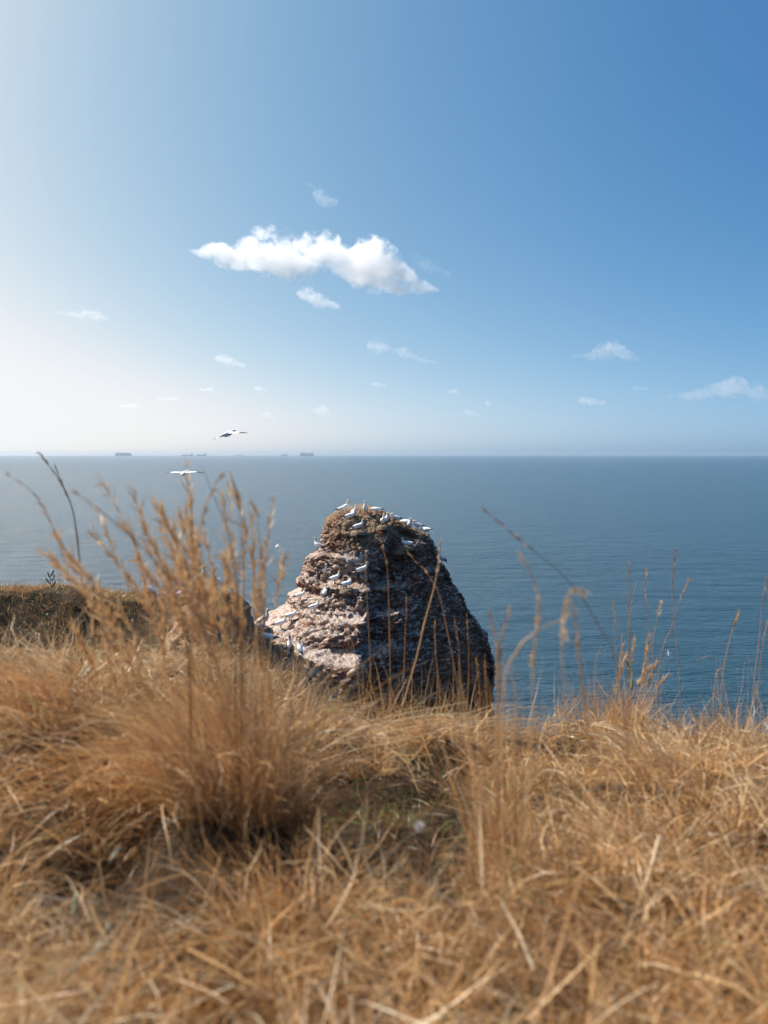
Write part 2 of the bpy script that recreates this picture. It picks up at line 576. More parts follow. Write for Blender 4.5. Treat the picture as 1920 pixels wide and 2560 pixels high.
def land_material():
    m, nt, b = new_mat('turf_and_soil')
    tc = node(nt, 'ShaderNodeNewGeometry')
    pos = tc.outputs['Position']
    at_r = node(nt, 'ShaderNodeAttribute', attribute_name='rock')
    n1 = noise(nt, pos, 2.2, 6, 0.65)
    n2 = noise(nt, pos, 14.0, 5, 0.7)
    n3 = noise(nt, pos, 0.7, 4, 0.6)
    turf = ramp(nt, n1, [(0.30, (0.016, 0.013, 0.008)), (0.45, (0.045, 0.030, 0.016)), (0.58, (0.085, 0.055, 0.028)), (0.75, (0.045, 0.046, 0.022))])
    turf = mix_rgb(nt, ramp(nt, n2, [(0.35, 0.75), (0.65, 0.0)]), turf, (0.022, 0.016, 0.010))
    rock = ramp(nt, n1, [(0.28, (0.14, 0.08, 0.05)), (0.45, (0.30, 0.185, 0.11)), (0.56, (0.43, 0.30, 0.19)), (0.72, (0.58, 0.46, 0.34))])
    rock = mix_rgb(nt, ramp(nt, n2, [(0.40, 0.6), (0.62, 0.0)]), rock, (0.20, 0.11, 0.075))
    rk = ramp(nt, math_n(nt, 'ADD', at_r.outputs['Fac'], math_n(nt, 'MULTIPLY', math_n(nt, 'SUBTRACT', n3, 0.5), 0.9)), [(0.35, 0.0), (0.6, 1.0)])
    nt.links.new(mix_rgb(nt, rk, turf, rock), b.inputs['Base Color'])
    b.inputs['Roughness'].default_value = 0.95
    b.inputs['Specular IOR Level'].default_value = 0.15
    hb = bump(nt, n1, 0.8, 0.12, None)
    bump(nt, n2, 0.9, 0.05, b, hb)
    return m


def make_land():
    xs = axis((-60, -16, 1.5), (-16, -7.5, 0.10), (-7.5, 2.8, 0.055), (2.8, 8, 0.2), (8, 40, 1.5))
    ys = axis((-40, 0, 1.5), (0, 9, 0.07), (9, 24, 0.22), (24, 41, 0.075), (41, 60, 0.7))
    X, Y = np.meshgrid(xs, ys)
    x, y = X.ravel(), Y.ravel()
    z = land_height(x, y)
    rock = sstep(-7.4, -5.6, x) * sstep(20, 26, y)
    # rugged face where the headland is bare rock
    g = np.stack([X, Y, z.reshape(X.shape)], -1)
    gu, gv = np.gradient(g, axis=1), np.gradient(g, axis=0)
    nn = np.cross(gu, gv)
    nn = (nn / (np.linalg.norm(nn, axis=-1, keepdims=True) + 1e-9)).reshape(-1, 3)
    p = g.reshape(-1, 3)
    p = p + 0.25 * np.stack([fbm(p * 1.2, 2, 33), fbm(p * 1.2, 2, 34), fbm(p * 1.2, 2, 35)], 1)
    d1, d2, cv = worley(p * np.array([1.5, 1.5, 2.2]), 4)
    e1, e2, ev = worley(p * np.array([4.0, 4.0, 5.5]), 5)
    lump = (cv - 0.5) * 0.34 - 0.16 * np.exp(-((d2 - d1) / 0.10) ** 2) + 0.16 * (ev - 0.5) - 0.07 * np.exp(-((e2 - e1) / 0.12) ** 2) + 0.30 * fbm(p * 0.9, 3, 31)
    co = np.stack([x, y, z + HC], 1) + nn * (rock * lump)[:, None]
    ny, nx = X.shape
    i = np.arange(ny * nx).reshape(ny, nx)
    q = np.stack([i[:-1, :-1], i[:-1, 1:], i[1:, 1:], i[1:, :-1]], -1).reshape(-1, 4)
    me = np_mesh('ground', co, q, None, land_material(), attrs={'rock': rock})
    o = obj('ground', me)
    tag(o, kind='structure', label='sloping clifftop of dry turf running out to a rocky headland')
    tri = np.concatenate([q[:, [0, 1, 2]], q[:, [0, 2, 3]]])
    return BVHTree.FromPolygons([tuple(c) for c in co], [tuple(t) for t in tri.tolist()])


LAND_BVH = make_land()


# ------------------------------------------------------------------ the sea stack
def stack_material():
    m, nt, b = new_mat('guano_sandstone')
    geo = node(nt, 'ShaderNodeNewGeometry')
    pos = geo.outputs['Position']
    sp = node(nt, 'ShaderNodeSeparateXYZ'); nt.links.new(pos, sp.inputs[0])
    nrm = node(nt, 'ShaderNodeSeparateXYZ'); nt.links.new(geo.outputs['Normal'], nrm.inputs[0])
    cap = node(nt, 'ShaderNodeAttribute', attribute_name='nest').outputs['Fac']
    white = node(nt, 'ShaderNodeAttribute', attribute_name='guano').outputs['Fac']
    cell = node(nt, 'ShaderNodeAttribute', attribute_name='cell').outputs['Fac']
    n1 = noise(nt, pos, 1.5, 8, 0.68)
    n2 = noise(nt, mapping(nt, pos, (2.0, 2.0, 3.6)), 2.4, 6, 0.7)
    n3 = noise(nt, pos, 11.0, 5, 0.7)
    streak = noise(nt, mapping(nt, pos, (3.2, 3.2, 0.55)), 2.0, 5, 0.65)
    red = ramp(nt, n1, [(0.28, (0.13, 0.064, 0.045)), (0.46, (0.26, 0.130, 0.086)), (0.60, (0.37, 0.19, 0.125)), (0.78, (0.48, 0.26, 0.17))])
    red = mix_rgb(nt, ramp(nt, cell, [(0.1, 0.6), (0.8, 0.0)]), red, (0.20, 0.105, 0.075))  # recessed blocks coloured darker to deepen the crack shading
    gu = math_n(nt, 'ADD', math_n(nt, 'MULTIPLY', white, 0.92), math_n(nt, 'ADD', math_n(nt, 'MULTIPLY', math_n(nt, 'SUBTRACT', n2, 0.5), 1.5), math_n(nt, 'MULTIPLY', math_n(nt, 'SUBTRACT', streak, 0.5), 0.9)))
    gu = math_n(nt, 'ADD', gu, math_n(nt, 'MULTIPLY', math_n(nt, 'SUBTRACT', n3, 0.5), 1.1))
    wcol = ramp(nt, n3, [(0.3, (0.36, 0.27, 0.21)), (0.5, (0.56, 0.47, 0.40)), (0.7, (0.75, 0.70, 0.65))])
    col = mix_rgb(nt, ramp(nt, gu, [(0.49, 0.0), (0.61, 0.95)]), red, wcol)
    nest = ramp(nt, n3, [(0.30, (0.075, 0.048, 0.030)), (0.45, (0.21, 0.14, 0.085)), (0.58, (0.37, 0.265, 0.17)), (0.75, (0.52, 0.42, 0.31))])
    nest = mix_rgb(nt, ramp(nt, n1, [(0.56, 0.0), (0.66, 0.8)]), nest, (0.46, 0.19, 0.10))
    cm = math_n(nt, 'ADD', cap, math_n(nt, 'MULTIPLY', math_n(nt, 'SUBTRACT', n2, 0.5), 1.0))
    col = mix_rgb(nt, ramp(nt, cm, [(0.40, 0.0), (0.62, 1.0)]), col, nest)
    nt.links.new(col, b.inputs['Base Color'])
    b.inputs['Roughness'].default_value = 0.92
    b.inputs['Specular IOR Level'].default_value = 0.2
    h1 = bump(nt, n2, 0.9, 0.16, None)
    bump(nt, n3, 0.9, 0.06, b, h1)
    return m


YC = 54.0
LZ, LX = [-2.75, -3.0, -3.2, -3.5, -4.0, -5.0, -5.3, -5.5, -6.2, -6.6, -6.85, -7.25, -7.6, -8.2, -8.5, -9.4, -12, -20, -50], \
         [-1.4, -2.35, -2.75, -3.1, -3.25, -3.35, -3.35, -4.1, -4.4, -4.5, -4.85, -4.25, -5.2, -4.95, -5.5, -7.4, -9.8, -11.5, -14]
RZ, RX = [-2.75, -3.0, -3.25, -4.0, -4.4, -4.9, -5.9, -6.1, -6.7, -7.2, -7.9, -8.6, -9.2, -9.8, -10.8, -11.5, -12.4, -13.8, -20, -50], \
         [-0.9, -0.3, 0.1, 1.45, 2.4, 2.78, 2.9, 3.35, 3.65, 3.9, 4.4, 4.65, 5.05, 5.45, 5.9, 6.0, 5.9, 5.9, 7, 10]
FZ, FY = [-2.75, -3.0, -3.3, -3.8, -4.3, -4.9, -5.6, -6.3, -6.65, -6.9, -7.5, -7.8, -8.1, -8.7, -9.3, -9.7, -11, -13, -20, -50], \
         [0.2, 0.8, 1.6, 2.4, 2.9, 3.1, 3.25, 3.4, 3.7, 5.0, 5.4, 5.7, 6.9, 7.4, 7.8, 9.2, 10.0, 10.8, 12, 15]


def make_stack():
    zs = np.concatenate([np.linspace(-2.75, -3.2, 12)[:-1], np.linspace(-3.2, -15, 270)[:-1], np.linspace(-15, -51, 50)])
    na = 620
    # more points on the side seen from the clifftop
    t = np.linspace(0, 1, na, endpoint=False)
    th = 2 * np.pi * t + 0.55 * np.sin(2 * np.pi * t - np.pi / 2 + np.pi) * 1.0
    th = th + 0.0
    TH, Z = np.meshgrid(th, zs)
    a, z = TH.ravel(), Z.ravel()
    ca, sa = np.cos(a), np.sin(a)
    base = np.stack([ca * 1.2, sa * 1.2, z * 0.25], 1)
    # the beds do not run level: heights at which a ledge turns up wander round the stack
    zz = z + (0.42 * fbm(base, 3, 40) + 0.24 * ca) * sstep(-2.9, -4.2, z)
    xl = np.interp(-zz, -np.array(LZ), LX); xr = np.interp(-zz, -np.array(RZ), RX)
    fy = np.interp(-zz, -np.array(FZ), FY)
    fy_s = np.interp(-zz, [2.75, 3.3, 4.3, 5.5, 7.0, 9.0, 12, 20, 50], [0.2, 1.6, 2.8, 3.3, 4.3, 6.3, 9.2, 11.4, 15])
    fy = fy + (fy_s - fy) * sstep(0.0, 0.5, ca)
    xl2 = np.interp(-z, -np.array(LZ), LX); xr2 = np.interp(-z, -np.array(RZ), RX)
    w = np.abs(ca) ** 6
    xl = xl * (1 - w) + xl2 * w; xr = xr * (1 - w) + xr2 * w
    cx = np.interp(-z, [2.75, 4.5, 7, 12, 50], [-1.15, -0.3, -0.3, -0.6, -1.5])
    # superellipse plan
    pw = 0.86
    cx_ = np.sign(ca) * np.abs(ca) ** pw
    sx_ = np.sign(sa) * np.abs(sa) ** pw
    x = cx + np.where(cx_ > 0, (xr - cx) * cx_, (cx - xl) * cx_)
    y = YC + np.where(sx_ < 0, fy * sx_, 0.8 * fy * sx_)
    front = sstep(0.0, 0.45, -sa)
    # the cleft that splits the face: the right-hand block stands back
    xcl = np.interp(-z, [2.5, 4.0, 5.0, 7, 9, 12, 50], [0.6, 0.35, 0.05, -0.55, -1.0, -1.6, -3])
    xcl = xcl + 0.18 * vnoise(np.stack([z * 1.1, z * 0, z * 0], 1), 44)
    deep = sstep(-3.6, -5.4, z)
    y = y + front * (deep * 1.05 + 0.34 * np.clip(-6.4 - z, 0, 9)) * sstep(-0.15, 0.50, x - xcl)
    y = y + front * sstep(-4.3, -5.4, z) * 0.55 * np.exp(-((x - xcl - 0.18) / 0.20) ** 2)
    # the round buttress under the cap
    y = y - front * 0.75 * np.exp(-(((x + 1.35) / 0.95) ** 2 + ((z + 5.6) / 0.75) ** 2))
    # dark recesses under the ledges
    for rx, rz, sx, sz, dep in ((-1.9, -9.35, 0.75, 0.28, 0.9), (-3.9, -7.05, 0.5, 0.18, 0.5), (1.2, -4.45, 0.35, 0.28, 0.7), (-0.6, -8.3, 0.3, 0.35, 0.6), (-2.6, -5.15, 0.9, 0.12, 0.35), (-2.2, -8.0, 0.8, 0.13, 0.45)):
        y = y + front * dep * np.exp(-(((x - rx) / sx) ** 2 + ((z - rz) / sz) ** 2))
    # overhanging brow on the right
    y = y - front * 0.5 * np.exp(-(((x - 1.9) / 0.9) ** 2 + ((z + 5.05) / 0.5) ** 2))
    co = np.stack([x, y, z], 1)
    nz_, nx_ = len(zs), na

    def normals(c):
        g = c.reshape(nz_, nx_, 3)
        du = np.roll(g, -1, 1) - np.roll(g, 1, 1)
        dv = np.gradient(g, axis=0)
        n = np.cross(dv, du)
        n /= np.linalg.norm(n, axis=-1, keepdims=True) + 1e-9
        return n.reshape(-1, 3)
    n = normals(co)
    # make sure normals face outwards
    if ((n[:, :2] * np.stack([ca, sa], 1)).sum(1)).mean() < 0:
        n = -n
    up = np.clip(n[:, 2], 0, 1)
    capz = sstep(-5.3, -4.3, z + 0.9 * fbm(co * 0.9, 3, 50) - 0.25 * sstep(-1.5, -3.0, x) + 0.1 * sstep(0, 2, x))
    capz = capz * np.where(x < xcl, 1, 1)
    # bedding and broken blocks
    p = co
    bed = fbm(p * np.array([0.35, 0.35, 3.0]), 3, 60)
    lump = fbm(p * 0.9, 4, 61)
    d1, d2, cv = worley((p + 0.22 * np.stack([fbm(p * 1.5, 2, 70), fbm(p * 1.5, 2, 71), fbm(p * 1.5, 2, 72)], 1)) * np.array([2.0, 2.0, 2.6]), 6)
    e1, e2, ev = worley((p + 0.10 * np.stack([fbm(p * 3, 2, 73), fbm(p * 3, 2, 74), fbm(p * 3, 2, 75)], 1)) * np.array([5.2, 5.2, 7.5]), 7)
    crack = np.exp(-((d2 - d1) / 0.09) ** 2)
    crack2 = np.exp(-((e2 - e1) / 0.12) ** 2)
    fine = fbm(p * 6.0, 3, 62)
    flat = sstep(0.55, 0.85, n[:, 2])
    rockm = (1 - 0.40 * capz) * (1 - 0.55 * flat)
    disp = 0.10 * bed * rockm + 0.30 * lump * (1 - 0.5 * capz) + rockm * (0.27 * (cv - 0.5) - 0.24 * crack + 0.17 * (ev - 0.5) - 0.11 * crack2) + (0.06 + 0.08 * capz) * fine
    # vertical ribs of the shaded face
    rib = 1 - np.abs(fbm(p * np.array([1.5, 1.5, 0.35]), 3, 63))
    disp = disp + (rib ** 3 - 0.4) * 0.38 * front * sstep(0.2, 1.0, x - xcl) * deep
    disp = disp * sstep(-2.75, -3.15, z)
    edge = np.abs(ca) ** 8
    disp = disp * (1 - 0.4 * edge)
    co = co + n * disp[:, None] * np.array([1, 1, 0.8])
    n2 = normals(co)
    if ((n2[:, :2] * np.stack([ca, sa], 1)).sum(1)).mean() < 0:
        n2 = -n2
    nest = np.clip(capz * 0.85 * sstep(0.0, 0.5, n2[:, 2] + 0.15) + 0.25 * capz, 0, 1)
    nest = np.maximum(nest, 0.62 * sstep(0.65, 0.92, n2[:, 2]) * sstep(-9.5, -6.0, z))
    left = sstep(0.5, -0.6, x - xcl)
    guano = 0.38 + 0.10 * left + 0.26 * sstep(0.25, 0.85, n2[:, 2]) - 0.10 * crack  # real guano, but its base also lightens the shaded right face
    guano = guano + 0.7 * np.exp(-(((x + 1.5) / 0.75) ** 2 + ((z + 5.55) / 0.42) ** 2))
    guano = guano - 0.22 * sstep(-9.0, -13.0, z)
    co[:, 2] += HC
    # top pole
    top = np.array([[co[:na, 0].mean(), co[:na, 1].mean(), HC - 2.72]])
    i = np.arange(nz_ * nx_).reshape(nz_, nx_)
    q = np.stack([i[:-1], np.roll(i, -1, 1)[:-1], np.roll(i, -1, 1)[1:], i[1:]], -1).reshape(-1, 4)[:, ::-1]
    j = np.arange(na)
    tr = np.stack([np.full(na, len(co)), j, (j + 1) % na], 1)
    co = np.concatenate([co, top])
    pad = lambda a_: np.concatenate([a_, [a_[0]]])
    me = np_mesh('sea_stack', co, q, tr, stack_material(), attrs={'nest': pad(nest), 'guano': pad(guano), 'cell': pad(cv)})
    o = obj('sea_stack', me)
    tag(o, 'tall reddish sandstone sea stack streaked white with guano, gannets on its ledges', 'rock')
    tri = np.concatenate([q[:, [0, 1, 2]], q[:, [0, 2, 3]], tr])
    return BVHTree.FromPolygons([tuple(c) for c in co], [tuple(t_) for t_ in tri.tolist()])


STACK_BVH = make_stack()


def hit(u, v, down=0):
    """first land or rock under the photo pixel; steps down the picture while there is none"""
    o = Vector((0, 0, HC))
    for k in range(0, 60):
        d = ray(u, v + k)
        best = None
        for b in (LAND_BVH, STACK_BVH):
            h = b.ray_cast(o + d * 12, d)
            if h[0] is not None and h[0].z > 20 and (best is None or h[3] < best[3]):
                best = h
        if best is not None:
            return best[0], best[1]
    return at(u, v, 50.0), Vector((0, 0, 1))


# ------------------------------------------------------------------ dry grass
def straw_material(name, trans=0.27):
    m = bpy.data.materials.new(name)
    m.use_nodes = True
    nt = m.node_tree
    b = nt.nodes['Principled BSDF']
    t = node(nt, 'ShaderNodeAttribute', attribute_name='tint').outputs['Fac']
    geo = node(nt, 'ShaderNodeNewGeometry')
    n = noise(nt, geo.outputs['Position'], 23.0, 3, 0.6)
    t2 = math_n(nt, 'ADD', t, math_n(nt, 'MULTIPLY', math_n(nt, 'SUBTRACT', n, 0.5), 0.22))
    col = ramp(nt, t2, [(0.00, (0.075, 0.036, 0.015)), (0.18, (0.27, 0.125, 0.040)), (0.40, (0.52, 0.280, 0.105)), (0.62, (0.62, 0.385, 0.175)),
                        (0.80, (0.70, 0.51, 0.28)), (0.90, (0.76, 0.64, 0.45)), (0.93, (0.26, 0.29, 0.11)), (1.0, (0.15, 0.23, 0.06))])
    grey = noise(nt, geo.outputs['Position'], 2.6, 4, 0.6)
    col = mix_rgb(nt, ramp(nt, grey, [(0.52, 0.0), (0.68, 0.6)]), col, mix_rgb(nt, 0.5, col, (0.42, 0.35, 0.27)))
    nt.links.new(col, b.inputs['Base Color'])
    b.inputs['Roughness'].default_value = 0.45
    b.inputs['Specular IOR Level'].default_value = 0.45
    tr = node(nt, 'ShaderNodeBsdfTranslucent')
    nt.links.new(col, tr.inputs['Color'])
    mx = node(nt, 'ShaderNodeMixShader', inputs={0: trans})
    nt.links.new(b.outputs[0], mx.inputs[1]); nt.links.new(tr.outputs[0], mx.inputs[2])
    nt.links.new(mx.outputs[0], nt.nodes['Material Output'].inputs['Surface'])
    return m


STRAW = straw_material('dry_straw')


def blades(base, az, length, tilt, droop, width, tint, seg=5, twist=None, wob=0.12):
    """ribbons that start at base, leave the ground at angle tilt and bend over by droop; all arrays of length N (angles in radians)"""
    N = len(base)
    az = az.copy()
    pos = base.astype(np.float64).copy()
    P = [pos.copy()]
    ds = length / seg
    pitch = tilt.copy()
    a = az.copy()
    for k in range(seg):
        d = np.stack([np.cos(pitch) * np.cos(a), np.cos(pitch) * np.sin(a), np.sin(pitch)], 1)
        pos = pos + d * ds[:, None]
        P.append(pos.copy())
        pitch = pitch - droop / seg * (0.6 + 0.8 * k / seg)
        a = a + rng.normal(0, wob, N)
    P = np.stack(P, 1)                                    # N, seg+1, 3
    tw = rng.uniform(0, 2 * np.pi, N) if twist is None else twist
    T = np.gradient(P, axis=1)
    T /= np.linalg.norm(T, axis=2, keepdims=True) + 1e-9
    ref = np.stack([np.cos(tw), np.sin(tw), 0.35 * np.cos(2 * tw)], 1)[:, None, :]
    side = np.cross(T, np.broadcast_to(ref, T.shape))
    side /= np.linalg.norm(side, axis=2, keepdims=True) + 1e-9
    prof = np.interp(np.linspace(0, 1, seg + 1), [0, 0.15, 0.6, 1.0], [0.75, 1.0, 0.85, 0.12])
    off = side * (width[:, None] * prof[None, :] * 0.5)[:, :, None]
    V = np.stack([P - off, P + off], 2)                   # N, seg+1, 2, 3
    n1 = (seg + 1) * 2
    idx = np.arange(N)[:, None] * n1
    k = np.arange(seg)[None, :] * 2
    q = np.stack([idx + k, idx + k + 1, idx + k + 3, idx + k + 2], -1).reshape(-1, 4)
    tv = np.repeat(tint, n1)
    return V.reshape(-1, 3), q, tv


class Pile:
    def __init__(self): self.v, self.q, self.t, self.n = [], [], [], 0

    def add(self, r):
        v, q, t = r
        self.v.append(v); self.q.append(q + self.n); self.t.append(t); self.n += len(v)

    def mesh(self, name, mat=None):
        return np_mesh(name, np.concatenate(self.v), np.concatenate(self.q), None, mat or STRAW, attrs={'tint': np.concatenate(self.t)})


def tints(n, lo=0.12, hi=0.85, green=0.02, pale=0.12):
    t = np.clip(rng.normal((lo + hi) / 2, (hi - lo) / 3.6, n), lo, hi)
    t = np.where(rng.random(n) < pale, rng.uniform(0.80, 0.90, n), t)
    return np.where(rng.random(n) < green, rng.uniform(0.93, 1.0, n), t)


def on_land(x, y, lift=0.0):
    return np.stack([x, y, land_height(x, y) + HC + lift], 1)


def patch(x, y):
    return fbm(np.stack([x * 1.1, y * 1.1, np.zeros_like(x)], 1), 3, 90)


def hollow(x, y):
    """1 in the shaded hollow right of the big tussock and in the bared patch before it"""
    h = 5.0 * np.exp(-(((x + 0.08) / 0.29) ** 2 + ((y - 2.85) / 0.50) ** 2)) + 2.0 * np.exp(-(((x + 0.50) / 0.34) ** 2 + ((y - 2.17) / 0.15) ** 2))  # second lobe bares dark soil to stand for the shade under the tussock
    return np.clip(h, 0, 1)


def view_xy(n, y0, y1, pw=1.6):
    """spots on the turf, densest close by; thinner beyond the strip the picture shows"""
    n = int(n * 2.15)
    u = rng.random(n)
    y0 *= 0.6
    y = (y0 ** (1 - pw) + u * (y1 ** (1 - pw) - y0 ** (1 - pw))) ** (1 / (1 - pw))
    x = rng.uniform(-1, 1, n) * (0.41 * y + 1.75)
    keep = (np.abs(x) < 0.41 * y + 0.35) | (rng.random(n) < 0.55)
    keep &= (y > y0 / 0.6) | (rng.random(n) < 0.35)
    return x[keep], y[keep]


def edge_y(x):
    return 10.5 - 4.4 * sstep(-2.4, -0.2, x) + 0.9


def make_grass():
    p = Pile()
    # dark litter on the soil, its tint deepening the shade between the straws
    n = 30000
    x, y = view_xy(n, 0.95, 11.0, 1.55)
    n = len(x)
    keep = (y < edge_y(x)) & (rng.random(n) > 0.1 * hollow(x, y))
    x, y = x[keep], y[keep]; n = len(x)
    p.add(blades(on_land(x, y, rng.random(n) * 0.02), rng.uniform(0, 2 * np.pi, n), rng.uniform(0.05, 0.20, n), rng.normal(0.1, 0.3, n), rng.normal(0.3, 0.8, n),
                 rng.uniform(0.0014, 0.0034, n), np.clip(rng.normal(0.07, 0.07, n), 0.0, 0.3), 4, wob=0.35))
    # matted straw lying in all directions, thick in places and thin in others
    n = 66000
    x, y = view_xy(n, 0.95, 11.0, 1.02)
    n = len(x)
    pn = patch(x, y)
    p2 = fbm(np.stack([x * 3.4, y * 3.4, np.zeros_like(x)], 1), 2, 97)
    keep = (y < edge_y(x)) & (rng.random(n) > hollow(x, y)) & (rng.random(n) < 0.46 + 1.9 * p2)
    x, y, pn, p2 = x[keep], y[keep], pn[keep], p2[keep]; n = len(x)
    near = np.clip(y / 2.4, 0.75, 1.2)
    lift = rng.random(n) ** 1.4 * (0.055 + 0.10 * np.clip(p2 + 0.3, 0, 1))
    p.add(blades(on_land(x, y, lift), rng.uniform(0, 2 * np.pi, n), rng.uniform(0.05, 0.24, n), np.where(rng.random(n) < 0.6, rng.normal(0.1, 0.3, n), rng.uniform(0.1, 1.3, n)), rng.normal(0.5, 0.8, n),
                 np.where(rng.random(n) < 0.06, rng.uniform(0.0036, 0.0055, n), rng.uniform(0.0013, 0.0034, n)) * near, np.where(rng.random(n) < 0.02, 0.97, np.clip(tints(n, 0.16, 0.80, 0.0, 0.13) + 0.45 * pn + 0.2 * p2, 0.0, 0.9)), 5, wob=0.30))
    # green-grey leaves in the hollow
    n = 700
    x = rng.normal(0.0, 0.28, n); y = rng.normal(3.1, 0.30, n)
    p.add(blades(on_land(x, y), rng.uniform(0, 2 * np.pi, n), rng.uniform(0.04, 0.12, n), rng.normal(0.9, 0.4, n), rng.uniform(0, 1.5, n), rng.uniform(0.0016, 0.004, n),
                 np.where(rng.random(n) < 0.5, rng.uniform(0.93, 1.0, n), rng.uniform(0.02, 0.3, n)), 4))
    # small tufts: leaves fanning out of a common root
    m = 820
    cx, cy = view_xy(m, 1.0, 10.5, 1.05)
    m = len(cx)
    keep = (cy < edge_y(cx) - 0.3) & (rng.random(m) > 1.5 * hollow(cx, cy))
    cx, cy = cx[keep], cy[keep]; m = len(cx)
    # two more rows of tufts hang over the bank
    bx_ = rng.uniform(-1.6, 1.5, 130); cx = np.concatenate([cx, bx_]); cy = np.concatenate([cy, rng.normal(3.85, 0.14, 130)]); m = len(cx)
    per = 48
    k = np.repeat(np.arange(m), per)
    n = len(k)
    size = np.where(np.arange(m) >= m - 130, rng.uniform(0.4, 0.8, m), rng.uniform(0.6, 1.25, m))[k]
    a = rng.uniform(0, 2 * np.pi, n)
    r = 0.035 * size * np.sqrt(rng.random(n))
    x, y = cx[k] + r * np.cos(a), cy[k] + r * np.sin(a)
    lean = rng.uniform(0, 2 * np.pi, m)[k]
    az = np.where(rng.random(n) < 0.5, rng.normal(0, 0.6, n) + lean, a)
    tone = rng.normal(-0.02, 0.15, m)[k]
    p.add(blades(on_land(x, y, 0.005), az, rng.uniform(0.08, 0.22, n) * size, rng.normal(1.0, 0.32, n), rng.uniform(0.6, 2.9, n),
                 rng.uniform(0.0014, 0.0034, n), np.clip(tints(n, 0.15, 0.72, 0.0) + tone, 0.02, 0.9), 6, wob=0.12))
    # fringe along the cliff edge, seen against the sea
    n = 7000
    x = rng.uniform(-1.6, 4.6, n)
    y = edge_y(x) - 0.9 + rng.normal(-0.35, 0.40, n)
    dens = 0.5 + 0.8 * fbm(np.stack([x * 2.2, x * 0, x * 0], 1), 2, 95)
    keep = rng.random(n) < dens
    x, y = x[keep], y[keep]; n = len(x)
    p.add(blades(on_land(x, y), rng.uniform(0, 2 * np.pi, n), rng.gamma(3.0, 0.065, n).clip(0.06, 0.55), rng.normal(1.32, 0.16, n), rng.uniform(0.0, 1.1, n) ** 2,
                 rng.uniform(0.0018, 0.0040, n), tints(n, 0.2, 0.75, 0.05), 6, wob=0.10))
    n = 3000
    x = rng.uniform(-5.2, -1.3, n)
    y = edge_y(x) - 0.9 + rng.normal(-1.2, 1.0, n)
    keep = rng.random(n) < 0.55 + 0.9 * fbm(np.stack([x * 1.6, y * 0.6, x * 0], 1), 2, 96)
    x, y = x[keep], y[keep]; n = len(x)
    p.add(blades(on_land(x, y), rng.uniform(0, 2 * np.pi, n), rng.gamma(3.5, 0.065, n).clip(0.08, 0.6), rng.normal(1.30, 0.18, n), rng.uniform(0.0, 1.2, n) ** 2,
                 rng.uniform(0.0026, 0.0052, n), tints(n, 0.2, 0.75, 0.04), 6, wob=0.12))
    n = 150
    x = rng.uniform(-0.6, 2.7, n)
    y = edge_y(x) - 0.9 + rng.normal(-0.3, 0.35, n)
    p.add(blades(on_land(x, y), rng.uniform(0, 2 * np.pi, n), rng.uniform(0.30, 0.62, n), rng.normal(1.42, 0.10, n), rng.uniform(0.0, 0.7, n),
                 rng.uniform(0.0026, 0.0044, n), tints(n, 0.3, 0.75, 0.04), 8, wob=0.12))
    n = 2600
    x, y = view_xy(n, 1.0, 5.0, 1.2)
    n = len(x)
    keep = rng.random(n) > 1.0 * hollow(x, y)
    x, y = x[keep], y[keep]; n = len(x)
    p.add(blades(on_land(x, y, rng.uniform(0.0, 0.12, n)), rng.uniform(0, 2 * np.pi, n), rng.uniform(0.06, 0.24, n), rng.normal(0.3, 0.55, n), rng.normal(0.1, 0.3, n),
                 rng.uniform(0.0032, 0.0056, n), np.clip(rng.normal(0.55, 0.2, n), 0.1, 0.88), 4, wob=0.08))
    # loose pale straws on top
    n = 3600
    x, y = view_xy(n, 1.0, 7.0, 1.6)
    n = len(x)
    keep = rng.random(n) > hollow(x, y)
    x, y = x[keep], y[keep]; n = len(x)
    p.add(blades(on_land(x, y, rng.uniform(0.04, 0.14, n)), rng.uniform(0, 2 * np.pi, n), rng.uniform(0.05, 0.20, n), rng.normal(0.05, 0.35, n), rng.normal(0.2, 0.5, n),
                 rng.uniform(0.0016, 0.0032, n) * np.clip(y / 2.4, 0.6, 1.0), rng.uniform(0.72, 0.9, n), 5, wob=0.14))
    o = obj('dry_grass', p.mesh('dry_grass'))
    tag(o, 'golden dry grass and matted straw covering the clifftop in front', 'grass', kind='stuff')
    # the turf of the headland
    p = Pile()
    n = 26000
    x = rng.uniform(-16.5, -5.2, n); y = rng.uniform(25.0, 34.4, n)
    pn = patch(x * 0.6, y * 0.6)
    keep = (rng.random(n) < 0.6 + 0.8 * pn) & (rng.random(n) > 0.95 * sstep(-8.6, -6.6, x))
    x, y, pn = x[keep], y[keep], pn[keep]; n = len(x)
    ti = tints(n, 0.08, 0.66, 0.0, 0.06)
    ti = np.where(rng.random(n) < 0.05 + 0.18 * (pn < -0.05), rng.uniform(0.98, 1.0, n), ti)
    p.add(blades(on_land(x, y), rng.uniform(0, 2 * np.pi, n), rng.uniform(0.10, 0.34, n), rng.normal(1.0, 0.35, n), rng.uniform(0.2, 1.6, n),
                 rng.uniform(0.008, 0.020, n), ti, 4, wob=0.2))
    o = obj('headland_turf', p.mesh('headland_turf'))
    tag(o, 'low brown and green turf on top of the headland', 'grass', kind='stuff')


make_grass()


